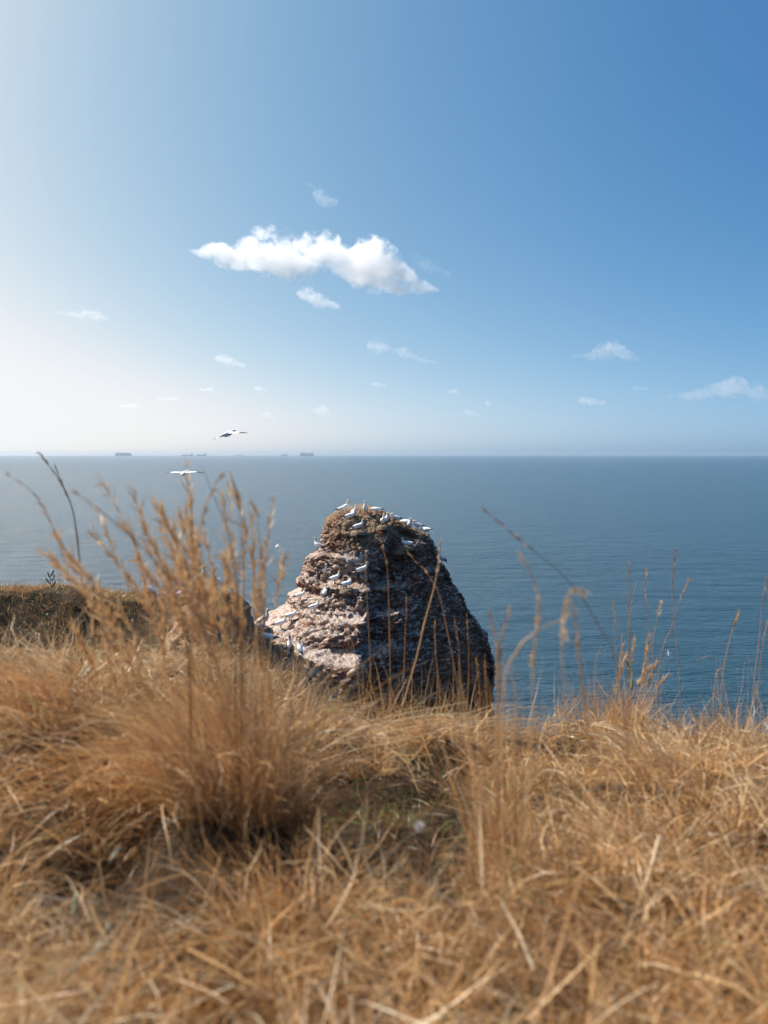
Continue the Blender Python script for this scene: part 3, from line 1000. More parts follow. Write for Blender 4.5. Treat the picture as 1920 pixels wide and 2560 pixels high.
# ---- tussocks: each is one plant
def tussock(label, x, y, n, length, spread, lean_az, lean, tint=(0.2, 0.7), width=(0.0018, 0.0036), rad=0.09, droop=(0.5, 2.0), tilt=1.15, pale=0.08, culms=0, culm_len=0.7, group='grass tussocks'):
    base = np.array([x, y, gz(x, y) + HC])
    root = empty('grass_tussock', base)
    tag(root, label, 'grass', group)
    p = Pile()
    a = rng.uniform(0, 2 * np.pi, n); r = rad * np.sqrt(rng.random(n))
    bx = np.stack([r * np.cos(a), r * np.sin(a), np.full(n, -0.01)], 1)
    az = np.where(rng.random(n) < lean, rng.normal(lean_az, 0.55, n), a + rng.normal(0, 0.5, n))
    p.add(blades(bx, az, length * rng.uniform(0.3, 1.12, n), rng.normal(tilt, spread, n), rng.uniform(*droop, n), rng.uniform(*width, n),
                 tints(n, *tint, 0.015, pale), 8, wob=0.20))
    obj('leaf_blades', p.mesh('leaf_blades'), root)['kind'] = 'stuff'
    if culms:
        n = culms
        a = rng.uniform(0, 2 * np.pi, n); r = rad * 0.8 * np.sqrt(rng.random(n))
        bx = np.stack([r * np.cos(a), r * np.sin(a), np.full(n, -0.01)], 1)
        az = rng.normal(lean_az, 0.9, n)
        L = culm_len * rng.uniform(0.68, 1.06, n)
        v, q, t = blades(bx, az, L, rng.normal(1.40, 0.15, n), rng.uniform(0.0, 0.6, n), rng.uniform(0.0024, 0.0036, n), rng.uniform(0.36, 0.52, n), 9, wob=0.05)
        v = v.reshape(n, 20, 3)
        V = v.reshape(n, 10, 2, 3).mean(2)
        for k in range(n):
            cu = obj('culm', np_mesh('culm', v[k], q[:9], None, STRAW, attrs={'tint': t[k * 20:k * 20 + 20]}), root)
            # panicle: short spikelets along the last third
            m = int(rng.integers(40, 90))
            s_ = rng.uniform(rng.uniform(0.62, 0.82), 1.0, m)
            i = np.clip((s_ * 9).astype(int), 0, 8); f = s_ * 9 - i
            pt = V[k, i] * (1 - f)[:, None] + V[k, i + 1] * f[:, None]
            d = V[k, 9] - V[k, 7]
            az0 = math.atan2(d[1], d[0]); pit = math.atan2(d[2], math.hypot(d[0], d[1]))
            hv, hq, ht = blades(pt, rng.normal(az0, 0.9, m), rng.uniform(0.016, 0.05, m), rng.normal(pit, 0.32, m), rng.uniform(0, 0.6, m),
                                rng.uniform(0.0026, 0.0050, m), rng.uniform(0.42, 0.82, m), 2)
            obj('seed_head', np_mesh('seed_head', hv, hq, None, STRAW, attrs={'tint': ht}), cu)['kind'] = 'stuff'
    return root


tussock('tallest golden grass tussock with feathery seed heads, in front of the headland', -0.38, 2.52, 1500, 0.48, 0.27, math.pi * 0.97, 0.62, (0.30, 0.72), (0.0016, 0.0036), 0.17, (0.2, 2.5), 1.28, 0.05, 60, 0.84)
tussock('bushy tussock drooping left beside the tallest golden tussock', -0.66, 2.68, 800, 0.38, 0.25, math.pi, 0.8, (0.25, 0.7), rad=0.15, droop=(0.9, 2.6), culms=7, culm_len=0.56)
tussock('wind-flattened tussock at the middle of the grassy mound on the left', -0.98, 2.9, 800, 0.38, 0.28, math.pi, 0.8, (0.25, 0.75), rad=0.15, droop=(1.0, 2.7), pale=0.2)
tussock('pale bowed tussock near the left edge of the grassy mound', -1.45, 3.35, 700, 0.38, 0.28, math.pi * 1.02, 0.75, (0.3, 0.8), rad=0.15, droop=(0.9, 2.5), pale=0.2)
tussock('brown grass tussock hanging over the dark hollow', -0.30, 2.60, 420, 0.32, 0.25, -math.pi * 0.45, 0.6, (0.12, 0.5), rad=0.11, droop=(1.2, 2.9))
tussock('grey-brown fan of drooping fine blades beside the dark hollow', -0.22, 3.60, 160, 0.30, 0.45, -math.pi * 0.5, 0.5, (0.05, 0.35), (0.0014, 0.0026), 0.06, (1.2, 2.8))
tussock('upright tussock on the cliff edge at the right, topped by thin seed stems', 1.32, 5.5, 420, 0.42, 0.18, 0.4, 0.4, (0.22, 0.65), (0.0022, 0.0042), 0.13, (0.1, 1.4), 1.35, 0.06, 10, 0.62)
tussock('low tussock on the cliff edge just right of the rock', 0.62, 5.4, 300, 0.30, 0.25, 0.4, 0.4, (0.22, 0.65), (0.0022, 0.0042), 0.12, (0.2, 1.6), 1.25)
tussock('ragged tussock on the cliff edge at the right border', 2.05, 5.7, 380, 0.38, 0.22, 2.4, 0.4, (0.22, 0.7), (0.0022, 0.0042), 0.15, (0.2, 1.5), 1.3)
tussock('tall blurred golden tussock standing right of the dark hollow', 0.28, 2.25, 170, 0.56, 0.16, 2.0, 0.4, (0.3, 0.6), (0.0018, 0.0034), 0.07, (0.05, 0.8), 1.42)
tussock('orange tussock at the lower edge, below the dark hollow', -0.22, 1.9, 260, 0.30, 0.28, 2.2, 0.5, (0.2, 0.55), rad=0.10, droop=(0.8, 2.4))
tussock('broad straw tussock in the lower right', 0.70, 2.55, 520, 0.36, 0.30, 2.6, 0.5, (0.3, 0.8), rad=0.16, droop=(0.9, 2.5), pale=0.2)
tussock('straw tussock half-way up the slope on the right', 1.05, 3.4, 560, 0.36, 0.28, 2.8, 0.5, (0.3, 0.75), rad=0.16, droop=(0.9, 2.4))
tussock('low straw tussock at the left edge of the foreground', -0.95, 2.1, 420, 0.32, 0.30, 2.8, 0.5, (0.25, 0.7), rad=0.15, droop=(1.0, 2.6))


# ------------------------------------------------------------------ gannets
def feather_material():
    m, nt, b = new_mat('gannet_plumage')
    c = node(nt, 'ShaderNodeAttribute', attribute_name='plumage').outputs['Color']
    tc = node(nt, 'ShaderNodeTexCoord')
    n = noise(nt, tc.outputs['Object'], 60.0, 4, 0.6)
    col = mix_rgb(nt, 1.0, c, ramp(nt, n, [(0.3, 0.94), (0.6, 1.0)]), 'MULTIPLY')
    nt.links.new(col, b.inputs['Base Color'])
    b.inputs['Roughness'].default_value = 0.7
    b.inputs['Specular IOR Level'].default_value = 0.2
    bump(nt, n, 0.25, 0.004, b)
    return m


def plain(name, col, rough=0.6):
    m, nt, b = new_mat(name)
    tc = node(nt, 'ShaderNodeTexCoord')
    n = noise(nt, tc.outputs['Object'], 30.0, 3, 0.6)
    nt.links.new(mix_rgb(nt, ramp(nt, n, [(0.3, 0.0), (0.7, 1.0)]), tuple(c * 0.8 for c in col), col), b.inputs['Base Color'])
    b.inputs['Roughness'].default_value = rough
    return m


PLUME = feather_material()
BILL = plain('gannet_bill', (0.36, 0.42, 0.47), 0.4)
DARK = plain('gannet_skin', (0.02, 0.02, 0.022), 0.6)
WHITE = np.array([0.88, 0.87, 0.85]); BUFF = np.array([0.70, 0.52, 0.26]); BLACK = np.array([0.022, 0.020, 0.020]); GREY = np.array([0.16, 0.14, 0.13])


def spline(pts, n):
    """Catmull-Rom through rows of pts"""
    pts = np.asarray(pts, float)
    P = np.concatenate([[2 * pts[0] - pts[1]], pts, [2 * pts[-1] - pts[-2]]])
    out = []
    for t in np.linspace(0, len(pts) - 1 - 1e-9, n):
        i = int(t); f = t - i
        a, b, c, d = P[i:i + 4]
        out.append(0.5 * (2 * b + (c - a) * f + (2 * a - 5 * b + 4 * c - d) * f * f + (3 * b - a - 3 * c + d) * f ** 3))
    return np.array(out)


def loft(pts, rad, n=22, k=12, wide=1.0, ref=(0, 1, 0)):
    """tube of changing radius along a spine; returns verts, quads, tris and the position along the spine of every vertex"""
    sp = spline(np.concatenate([np.asarray(pts, float), np.asarray(rad, float)[:, None]], 1), n)
    P, r = sp[:, :3], np.maximum(sp[:, 3], 0.0015)
    T = np.gradient(P, axis=0); T /= np.linalg.norm(T, axis=1, keepdims=True) + 1e-9
    side = np.tile(np.asarray(ref, float), (n, 1))
    side -= (side * T).sum(1, keepdims=True) * T
    side /= np.linalg.norm(side, axis=1, keepdims=True) + 1e-9
    upv = np.cross(T, side)
    a = np.linspace(0, 2 * np.pi, k, endpoint=False)
    V = P[:, None] + (side[:, None] * np.cos(a)[None, :, None] * wide + upv[:, None] * np.sin(a)[None, :, None]) * r[:, None, None]
    s = np.repeat(np.linspace(0, 1, n), k)
    V = V.reshape(-1, 3)
    j = np.arange(k); j2 = (j + 1) % k
    q = np.concatenate([np.stack([i * k + j, i * k + j2, (i + 1) * k + j2, (i + 1) * k + j], 1) for i in range(n - 1)])
    V = np.concatenate([V, [P[0]], [P[-1]]])
    e0, e1 = n * k, n * k + 1
    tr = np.concatenate([np.stack([np.full(k, e0), j2, j], 1), np.stack([np.full(k, e1), (n - 1) * k + j, (n - 1) * k + j2], 1)])
    return V, q, tr, np.concatenate([s, [0, 1]])


def lerp3(a, b, t):
    return a[None, :] * (1 - t[:, None]) + b[None, :] * t[:, None]


# spine of body, neck and head for each pose: points (forward, side, up) and radii; then bill, hips, how far the tail and wings tilt
POSES = {
    'standing': dict(sp=[(-0.30, 0, 0.175), (-0.18, 0, 0.20), (-0.02, 0, 0.265), (0.11, 0, 0.335), (0.175, 0, 0.42), (0.185, 0, 0.50), (0.205, 0, 0.565), (0.26, 0, 0.575)],
                     r=[0.025, 0.07, 0.108, 0.092, 0.058, 0.042, 0.045, 0.022], bill=((0.255, 0, 0.575), (0.365, 0, 0.545)), hip=(-0.03, 0.19), tail=((-0.28, 0, 0.18), (-0.46, 0, 0.105))),
    'upright': dict(sp=[(-0.20, 0, 0.14), (-0.13, 0, 0.19), (-0.02, 0, 0.28), (0.06, 0, 0.38), (0.085, 0, 0.475), (0.085, 0, 0.555), (0.105, 0, 0.615), (0.16, 0, 0.62)],
                    r=[0.025, 0.075, 0.110, 0.090, 0.055, 0.042, 0.046, 0.022], bill=((0.155, 0, 0.62), (0.265, 0, 0.595)), hip=(-0.02, 0.20), tail=((-0.19, 0, 0.15), (-0.30, 0, 0.03))),
    'looking_up': dict(sp=[(-0.26, 0, 0.15), (-0.16, 0, 0.19), (-0.02, 0, 0.265), (0.08, 0, 0.36), (0.115, 0, 0.46), (0.115, 0, 0.55), (0.125, 0, 0.61), (0.15, 0, 0.65)],
                       r=[0.025, 0.07, 0.108, 0.09, 0.055, 0.042, 0.045, 0.022], bill=((0.15, 0, 0.65), (0.19, 0, 0.75)), hip=(-0.02, 0.19), tail=((-0.25, 0, 0.16), (-0.40, 0, 0.06))),
    'preening': dict(sp=[(-0.30, 0, 0.20), (-0.18, 0, 0.22), (-0.02, 0, 0.275), (0.10, 0, 0.335), (0.165, 0.01, 0.41), (0.165, 0.05, 0.475), (0.11, 0.09, 0.485), (0.055, 0.12, 0.445)],
                     r=[0.025, 0.07, 0.11, 0.098, 0.062, 0.046, 0.046, 0.022], bill=((0.06, 0.12, 0.448), (-0.02, 0.135, 0.37)), hip=(-0.03, 0.19), tail=((-0.28, 0, 0.205), (-0.46, 0, 0.16))),
    'sleeping': dict(sp=[(-0.32, 0, 0.09), (-0.20, 0, 0.11), (-0.03, 0, 0.14), (0.11, 0, 0.165), (0.17, 0, 0.23), (0.135, 0.02, 0.285), (0.075, 0.045, 0.285), (0.02, 0.06, 0.26)],
                     r=[0.025, 0.075, 0.118, 0.112, 0.078, 0.052, 0.046, 0.022], bill=((0.025, 0.06, 0.262), (-0.06, 0.075, 0.235)), hip=None, tail=((-0.30, 0, 0.095), (-0.48, 0, 0.06))),
    'sitting': dict(sp=[(-0.32, 0, 0.09), (-0.20, 0, 0.11), (-0.03, 0, 0.14), (0.11, 0, 0.17), (0.185, 0, 0.25), (0.19, 0, 0.33), (0.205, 0, 0.385), (0.255, 0, 0.39)],
                    r=[0.025, 0.075, 0.118, 0.108, 0.066, 0.046, 0.046, 0.022], bill=((0.25, 0, 0.39), (0.36, 0, 0.365)), hip=None, tail=((-0.30, 0, 0.095), (-0.48, 0, 0.06))),
    'hunched': dict(sp=[(-0.30, 0, 0.21), (-0.18, 0, 0.225), (-0.02, 0, 0.26), (0.11, 0, 0.285), (0.20, 0, 0.285), (0.265, 0, 0.25), (0.30, 0, 0.20), (0.315, 0, 0.15)],
                    r=[0.025, 0.07, 0.108, 0.10, 0.065, 0.048, 0.045, 0.022], bill=((0.314, 0, 0.155), (0.31, 0, 0.05)), hip=(-0.01, 0.18), tail=((-0.28, 0, 0.21), (-0.46, 0, 0.20))),
}


def wing_mesh(name, side, P, dark):
    """folded wing: a curved blade lying along the flank from shoulder to crossed tips"""
    sp = np.asarray(P['sp'], float)
    sh = sp[3] + np.array([0.0, 0.085 * side, 0.01])
    mid = sp[2] + np.array([-0.05, 0.112 * side, 0.025])
    hind = sp[1] + np.array([-0.06, 0.075 * side, 0.045])
    tip = np.asarray(P['tail'][1], float) * 0.88 + np.asarray(P['tail'][0], float) * 0.12 + np.array([-0.03, 0.022 * side, 0.05])
    V, q, tr, s = loft([sh, mid, hind, tip], [0.03, 0.078, 0.055, 0.010], 14, 8, wide=0.30, ref=(0, 1, 0.15 * side))
    t = sstep(0.66, 0.80, s)
    col = lerp3(WHITE if not dark else GREY * 1.5, BLACK, t)
    return np_mesh(name, V, q, tr, PLUME, colors={'plumage': col})


_bird_cache = {}


def bird_meshes(pose, dark):
    key = (pose, dark)
    if key in _bird_cache:
        return _bird_cache[key]
    P = POSES[pose]
    out = {}
    V, q, tr, s = loft(P['sp'], P['r'], 30, 14, wide=0.92)
    head = sstep(0.60, 0.82, s)
    col = lerp3(WHITE, BUFF, head * 0.85)
    if dark:
        blotch = sstep(-0.1, 0.3, fbm(V * 22, 3, 5))
        col = lerp3(np.array([0.55, 0.52, 0.48]), GREY, np.ones(len(V))) * blotch[:, None] + col * (1 - blotch[:, None])
        col = np.where((s > 0.72)[:, None], GREY[None] * 0.7, col)
    out['body'] = np_mesh('body', V, q, tr, PLUME, colors={'plumage': col})
    for side in (1, -1):
        out['wing%d' % side] = wing_mesh('wing', side, P, dark)
    b0, b1 = np.asarray(P['bill'][0], float), np.asarray(P['bill'][1], float)
    mid = b0 * 0.5 + b1 * 0.5
    V, q, tr, s = loft([b0, mid, b1], [0.021, 0.014, 0.003], 8, 8, wide=0.75)
    out['bill'] = np_mesh('bill', V, q, tr, BILL)
    t0, t1 = np.asarray(P['tail'][0], float), np.asarray(P['tail'][1], float)
    V, q, tr, s = loft([t0, t0 * 0.4 + t1 * 0.6, t1], [0.03, 0.018, 0.004], 8, 8, wide=1.7)
    out['tail'] = np_mesh('tail', V, q, tr, PLUME, colors={'plumage': lerp3(WHITE, WHITE * 0.9, s)})
    if P['hip']:
        hx, hz = P['hip']
        for side in (1, -1):
            V, q, tr, s = loft([(hx, 0.045 * side, hz), (hx + 0.01, 0.045 * side, hz * 0.5), (hx - 0.005, 0.045 * side, 0.012), (hx + 0.05, 0.047 * side, 0.004), (hx + 0.09, 0.05 * side, 0.003)],
                               [0.022, 0.011, 0.010, 0.010, 0.004], 14, 8, wide=1.0)
            foot = sstep(0.55, 0.75, s)
            V[:, 1] = 0.046 * side + (V[:, 1] - 0.046 * side) * (1 + 3.0 * foot)
            out['leg%d' % side] = np_mesh('leg', V, q, tr, DARK)
    # eyes sit half-way up the head
    hd = np.asarray(P['sp'], float)
    c = hd[6] * 0.45 + hd[7] * 0.55
    d = hd[7] - hd[5]
    perp = np.cross(d, (0, 0, 1.0)); perp /= np.linalg.norm(perp) + 1e-9
    for side in (1, -1):
        V, q, tr, s = loft([c + perp * side * 0.026, c + perp * side * 0.034, c + perp * side * 0.038], [0.006, 0.007, 0.002], 5, 7, ref=(0.2, 0.3, 1))
        out['eye%d' % side] = np_mesh('eye', V, q, tr, DARK)
    _bird_cache[key] = out
    return out


def gannet(label, loc, yaw, pose='standing', dark=False, scale=1.0, group='gannets on the sea stack', sink=0.0):
    root = empty('gannet', Vector(loc) - Vector((0, 0, sink)), (0, 0, R(yaw)))
    root.scale = (scale,) * 3
    tag(root, label, 'gannet', group)
    parts = bird_meshes(pose, dark)
    body = obj('body', parts['body'], root)
    for k, me in parts.items():
        if k == 'body': continue
        nm = k.rstrip('-1')
        obj(nm, me, body if nm in ('eye', 'bill') else root)
    return root


# label, foot pixel (u, v) in the photograph, heading (0 = right, 90 = away, 180 = left, 270 = towards the camera), pose, young bird
PERCHED = [
    ('gannet facing right at the top left corner of the rock, black tail to the left', 858, 1288, 5, 'standing', 0),
    ('gannet half hidden behind the one at the top left corner of the rock', 866, 1284, 15, 'upright', 0),
    ('gannet leaning right on the rock top, second from the left of the row', 877, 1303, 8, 'standing', 0),
    ('gannet with raised neck behind the leaning one on the rock top', 886, 1297, 40, 'upright', 0),
    ('small upright gannet alone on the skyline of the rock, facing the camera', 913, 1288, 265, 'upright', 0),
    ('gannet bent over to the left on the rock top, black wing tips to the right', 940, 1287, 178, 'hunched', 0),
    ('upright gannet standing at the head of the dark cleft, front one of two', 958, 1326, 285, 'upright', 0),
    ('upright gannet just behind the one at the head of the dark cleft', 966, 1312, 300, 'upright', 0),
    ('hunched gannet preening on the sloping crest right of the cleft', 987, 1315, 185, 'preening', 0),
    ('gannet with lowered head, left of the group of three on the right crest', 1014, 1329, 160, 'hunched', 0),
    ('slim gannet with raised neck in the middle of the three on the right crest', 1025, 1329, 275, 'upright', 0),
    ('gannet with black wing tips to the right, right of the three on the crest', 1042, 1329, 182, 'preening', 0),
    ('gannet half hidden behind the right end of the crest', 1063, 1341, 150, 'hunched', 0),
    ('sitting gannet looking left, upper of two resting below the right crest', 1016, 1372, 165, 'sitting', 0),
    ('sleeping gannet with tucked head, lower of two resting below the right crest', 996, 1388, 170, 'sleeping', 0),
    ('gannet standing on the brown nest mound below the rock top, facing right', 897, 1336, 8, 'standing', 0),
    ('gannet standing upright on the left shoulder of the rock, facing the sea', 793, 1383, 170, 'upright', 0),
    ('lone gannet standing on the right shoulder of the rock', 1103, 1411, 150, 'upright', 0),
    ('upright gannet facing the camera on the left ledge, left of the white boss', 813, 1441, 290, 'upright', 0),
    ('gannet striding right on the middle ledge, below the upright one', 838, 1462, 20, 'standing', 0),
    ('gannet in profile facing right on the flat middle ledge beneath the white boss', 906, 1450, 3, 'standing', 0),
    ('gannet twisting its head back to preen on the round brown ledge', 868, 1476, 10, 'preening', 0),
    ('gannet seen from behind on the lower left ledge, above the one with a dark bill', 812, 1497, 60, 'upright', 0),
    ('gannet facing right with a dark bill on the lower left slope of the rock', 786, 1536, 2, 'standing', 0),
    ('gannet with a long raised neck at the left rim of the rock', 752, 1506, 12, 'standing', 0),
    ('gannet at the back of the trio on the lower left spur', 725, 1556, 20, 'standing', 0),
    ('gannet bowing its yellow head, right of the trio on the lower left spur', 730, 1559, 8, 'preening', 0),
    ('gannet in front of the trio on the lower left spur', 703, 1573, 15, 'standing', 0),
]
HEADLAND = [
    ('upright grey-headed gannet where the headland meets the lower spur of the rock', 662, 1580, 15, 'upright', 0),
    ('dark-headed young gannet pointing its bill up beside the tussock', 652, 1597, 40, 'looking_up', 1),
    ('gannet showing its back below the young one, tail to the right', 667, 1624, 160, 'hunched', 0),
    ('mottled young gannet, left one of the pair low on the headland edge', 723, 1650, 85, 'upright', 1),
    ('white gannet with black wing tips, right one of the pair low on the headland edge', 750, 1655, 120, 'upright', 0),
    ('gannet standing alone on the turf of the headland, looking left', 367, 1494, 200, 'upright', 0),
    ('gannet resting on the headland with only its white back showing', 431, 1501, 30, 'sleeping', 0),
    ('large gannet facing right on the headland, bill level', 462, 1509, 10, 'standing', 0),
    ('gannet standing on the headland rock, seen through the golden tussock', 503, 1466, 40, 'upright', 0),
    ('upright gannet at the highest point of the headland rock, right of the tussock', 540, 1473, 200, 'upright', 0),
]
FEET = {}
for grp, rows in (('gannets on the sea stack', PERCHED), ('gannets on the headland', HEADLAND)):
    for lab, u, v, yaw, pose, dark in rows:
        o_ = Vector((0, 0, HC))
        pt = None
        bvh = STACK_BVH if rows is PERCHED else LAND_BVH
        for k in range(70):
            d = ray(u, v + k)
            h = bvh.ray_cast(o_ + d * 15, d)
            if h[0] is not None and h[0].z > 25:
                pt = h[0]; break
        if pt is None:
            continue
        # settle on the highest rock under the feet
        best = pt.z
        for dx, dy in ((0, 0), (0.10, 0), (-0.10, 0), (0, 0.10), (0, -0.08), (0.05, 0.15), (-0.05, 0.15)):
            down = bvh.ray_cast(pt + Vector((dx, dy + 0.04, 0.45)), Vector((0, 0, -1)))
            if down[0] is not None and best < down[0].z < pt.z + 0.28:
                best = down[0].z
        pt = Vector((pt.x, pt.y + 0.04, best))
        FEET[lab] = pt
        gannet(lab, pt, yaw, pose, bool(dark), 1.06 + random.uniform(-0.05, 0.05), grp, 0.01)


# ---- flying birds
def flying(label, loc, yaw, bank, pitch, inner, outer, group='gannets in flight'):
    """inner/outer: dihedral in degrees of the arm and hand of the (left, right) wing"""
    root = empty('gannet', loc, (R(bank), R(pitch), R(yaw)))
    tag(root, label, 'gannet', group)
    V, q, tr, s = loft([(-0.42, 0, 0.0), (-0.25, 0, 0.0), (0.0, 0, -0.01), (0.18, 0, -0.005), (0.30, 0, 0.015), (0.38, 0, 0.02), (0.43, 0, 0.012)],
                       [0.012, 0.055, 0.095, 0.085, 0.052, 0.045, 0.022], 24, 12)
    body = obj('body', np_mesh('body', V, q, tr, PLUME, colors={'plumage': lerp3(WHITE, BUFF, 0.8 * sstep(0.72, 0.9, s))}), root)
    V, q, tr, s = loft([(0.425, 0, 0.013), (0.48, 0, 0.008), (0.54, 0, 0.0)], [0.021, 0.014, 0.003], 7, 8)
    obj('bill', np_mesh('bill', V, q, tr, BILL), body)
    V, q, tr, s = loft([(-0.36, 0, 0), (-0.46, 0, 0), (-0.58, 0, -0.005)], [0.05, 0.03, 0.004], 8, 8, wide=1.2)
    V[:, 2] *= 0.3
    obj('tail', np_mesh('tail', V, q, tr, PLUME, colors={'plumage': lerp3(WHITE, WHITE, s)}), root)
    for side, i_, o2 in ((1, inner[0], outer[0]), (-1, inner[1], outer[1])):
        L1, L2 = 0.40, 0.48
        p0 = np.array([0.10, 0.06 * side, 0.03])
        p1 = p0 + np.array([0.07, L1 * math.cos(R(i_)) * side, L1 * math.sin(R(i_))])
        p2 = p1 + np.array([-0.16, L2 * math.cos(R(o2)) * side, L2 * math.sin(R(o2))])
        n, k = 22, 10
        line = spline([p0, (p0 + p1) / 2 + np.array([0.02, 0, 0.006]), p1, (p1 + p2) / 2 + np.array([0.01, 0, 0.01]), p2], n)
        ch = np.interp(np.linspace(0, 1, n), [0, 0.2, 0.5, 0.8, 0.95, 1.0], [0.22, 0.20, 0.17, 0.11, 0.06, 0.015])
        a = np.linspace(0, 2 * np.pi, k, endpoint=False)
        V = np.zeros((n, k, 3))
        V[:] = line[:, None]
        V[:, :, 0] += (np.cos(a)[None] * 0.5 - 0.4) * ch[:, None]
        V[:, :, 2] += np.sin(a)[None] * ch[:, None] * 0.07
        s = np.repeat(np.linspace(0, 1, n), k)
        j = np.arange(k); j2 = (j + 1) % k
        q = np.concatenate([np.stack([m_ * k + j, m_ * k + j2, (m_ + 1) * k + j2, (m_ + 1) * k + j], 1) for m_ in range(n - 1)])
        V = V.reshape(-1, 3)
        cap = np.array([[(n - 1) * k + 0, (n - 1) * k + m_, (n - 1) * k + m_ + 1] for m_ in range(1, k - 1)])
        tr = np.concatenate([cap, np.array([[0, m_ + 1, m_] for m_ in range(1, k - 1)])])
        if side < 0: q = q[:, ::-1]; tr = tr[:, ::-1]
        obj('wing', np_mesh('wing', V, q, tr, PLUME, colors={'plumage': lerp3(WHITE, BLACK, sstep(0.62, 0.68, s))}), root)
    return root


flying('gannet gliding above the horizon, one wing bent down, higher of the two near flyers', at(572, 1083, 37.0), 236, 0, 18, (2, -22), (-6, -14))
flying('gannet gliding over the sea with level wings, lower of the two near flyers', at(461, 1183, 44.0), 262, 0, 14, (9, 6), (-10, -14))
flying('tiny gannet flying low over the sea, upper of two left of the rock', at(693, 1365, 190.0), 160, -28, 0, (5, 5), (-5, -5))
flying('banking gannet showing as a slanted white line left of the rock', at(657, 1404, 130.0), 262, -38, 0, (4, 4), (0, 0))
flying('tiny bright white gannet over the sea far right of the rock', at(1672, 1633, 190.0), 175, -64, 0, (6, 6), (0, 0))


# ------------------------------------------------------------------ ships on the horizon
SHIP_HULL = plain('ship_hull', (0.50, 0.56, 0.62), 0.5)  # ship colours paled to carry part of the haze
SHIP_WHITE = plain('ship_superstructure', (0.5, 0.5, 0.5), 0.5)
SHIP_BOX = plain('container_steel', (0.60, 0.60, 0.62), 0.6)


def box_mesh(name, x0, x1, y0, y1, z0, z1, mat):
    co = [(x, y, z) for z in (z0, z1) for x, y in ((x0, y0), (x1, y0), (x1, y1), (x0, y1))]
    return np_mesh(name, co, [(0, 3, 2, 1), (4, 5, 6, 7), (0, 1, 5, 4), (1, 2, 6, 5), (2, 3, 7, 6), (3, 0, 4, 7)], None, mat, smooth=False)


def ship(label, u0, u1, dist, height_px, kind, flip=1):
    mpp = dist / F
    L = (u1 - u0) * mpp
    H = height_px * mpp * 1.2
    c = at((u0 + u1) / 2, 1139, dist)
    root = empty('cargo_ship' if kind != 'coaster' else 'coaster_ship', (c.x, c.y, 0))
    root.scale = (flip, 1, 1)
    tag(root, label, 'ship', 'ships on the horizon')
    fb = H * (0.34 if kind == 'container' else 0.42 if kind != 'car' else 0.8)
    B = L * 0.14
    # hull with raked bow and flat stern
    sec = []
    for t, w, rise in ((-0.5, 0.75, 0), (-0.46, 0.95, 0), (-0.2, 1, 0), (0.25, 1, 0), (0.42, 0.6, 0.08), (0.5, 0.04, 0.22)):
        zt = fb * (1 + rise)
        sec.append([(t * L, -w * B / 2, zt), (t * L * 0.985, -w * B * 0.42, -8.0), (t * L * 0.985, w * B * 0.42, -8.0), (t * L, w * B / 2, zt)])
    V = np.array(sec).reshape(-1, 3)
    q = []
    for i in range(5):
        for j in range(4):
            q.append((i * 4 + j, i * 4 + (j + 1) % 4, (i + 1) * 4 + (j + 1) % 4, (i + 1) * 4 + j))
    q += [(0, 3, 2, 1), (20, 21, 22, 23)]
    obj('hull', np_mesh('hull', V, q, None, SHIP_HULL, smooth=False), root)
    if kind == 'container':
        bays = 13
        tw = -0.26
        for i in range(bays):
            x = (-0.45 + 0.88 * i / bays) * L
            if abs((x / L) - tw) < 0.045: continue
            h = fb + (H - fb) * (0.62 + 0.24 * random.random()) * (0.75 if i in (0, bays - 1) else 1)
            obj('container_stack', box_mesh('container_stack', x, x + 0.06 * L, -B * 0.46, B * 0.46, fb, h, SHIP_BOX), root)
        br = obj('bridge_tower', box_mesh('bridge_tower', (tw - 0.022) * L, (tw + 0.022) * L, -B * 0.5, B * 0.5, fb, H, SHIP_WHITE), root)
        obj('funnel', box_mesh('funnel', (tw - 0.07) * L, (tw - 0.035) * L, -B * 0.15, B * 0.15, fb, H * 0.97, SHIP_HULL), root)
        obj('mast', box_mesh('mast', (tw - 0.004) * L, (tw + 0.004) * L, -1.5, 1.5, H, H * 1.13, SHIP_WHITE), br)
    else:
        x = -0.42
        br = obj('bridge_tower', box_mesh('bridge_tower', x * L, (x + 0.11) * L, -B * 0.45, B * 0.45, fb, H * 0.9, SHIP_WHITE), root)
        obj('mast', box_mesh('mast', (x + 0.04) * L, (x + 0.05) * L, -1.2, 1.2, H * 0.9, H * 1.15, SHIP_WHITE), br)
        obj('funnel', box_mesh('funnel', (x - 0.05) * L, (x - 0.01) * L, -B * 0.15, B * 0.15, fb, H * 0.8, SHIP_HULL), root)
        for i in range(3):
            obj('deck_crane', box_mesh('deck_crane', (-0.15 + 0.2 * i) * L, (-0.13 + 0.2 * i) * L, -2, 2, fb * 0.98, fb + (H - fb) * 0.35, SHIP_WHITE), root)


ship('larger hazy container ship on the horizon, farthest left', 287, 330, 23000, 7.4, 'container')
ship('low hazy freighter on the horizon with its bridge at the right end, left of two', 454, 483, 23500, 5.0, 'tanker', -1)
ship('low hazy freighter on the horizon with its bridge at the right end, right of two', 491, 516, 23500, 5.6, 'tanker', -1)
ship('faintest and lowest ship on the horizon, below the higher flying gannet', 590, 606, 24000, 3.6, 'tanker', 1)
ship('short blocky hazy ship on the horizon left of the hazy container ship', 702, 719, 24000, 5.2, 'coaster', -1)
ship('hazy container ship on the horizon, farthest right of all ships', 749, 786, 23000, 7.2, 'container', -1)


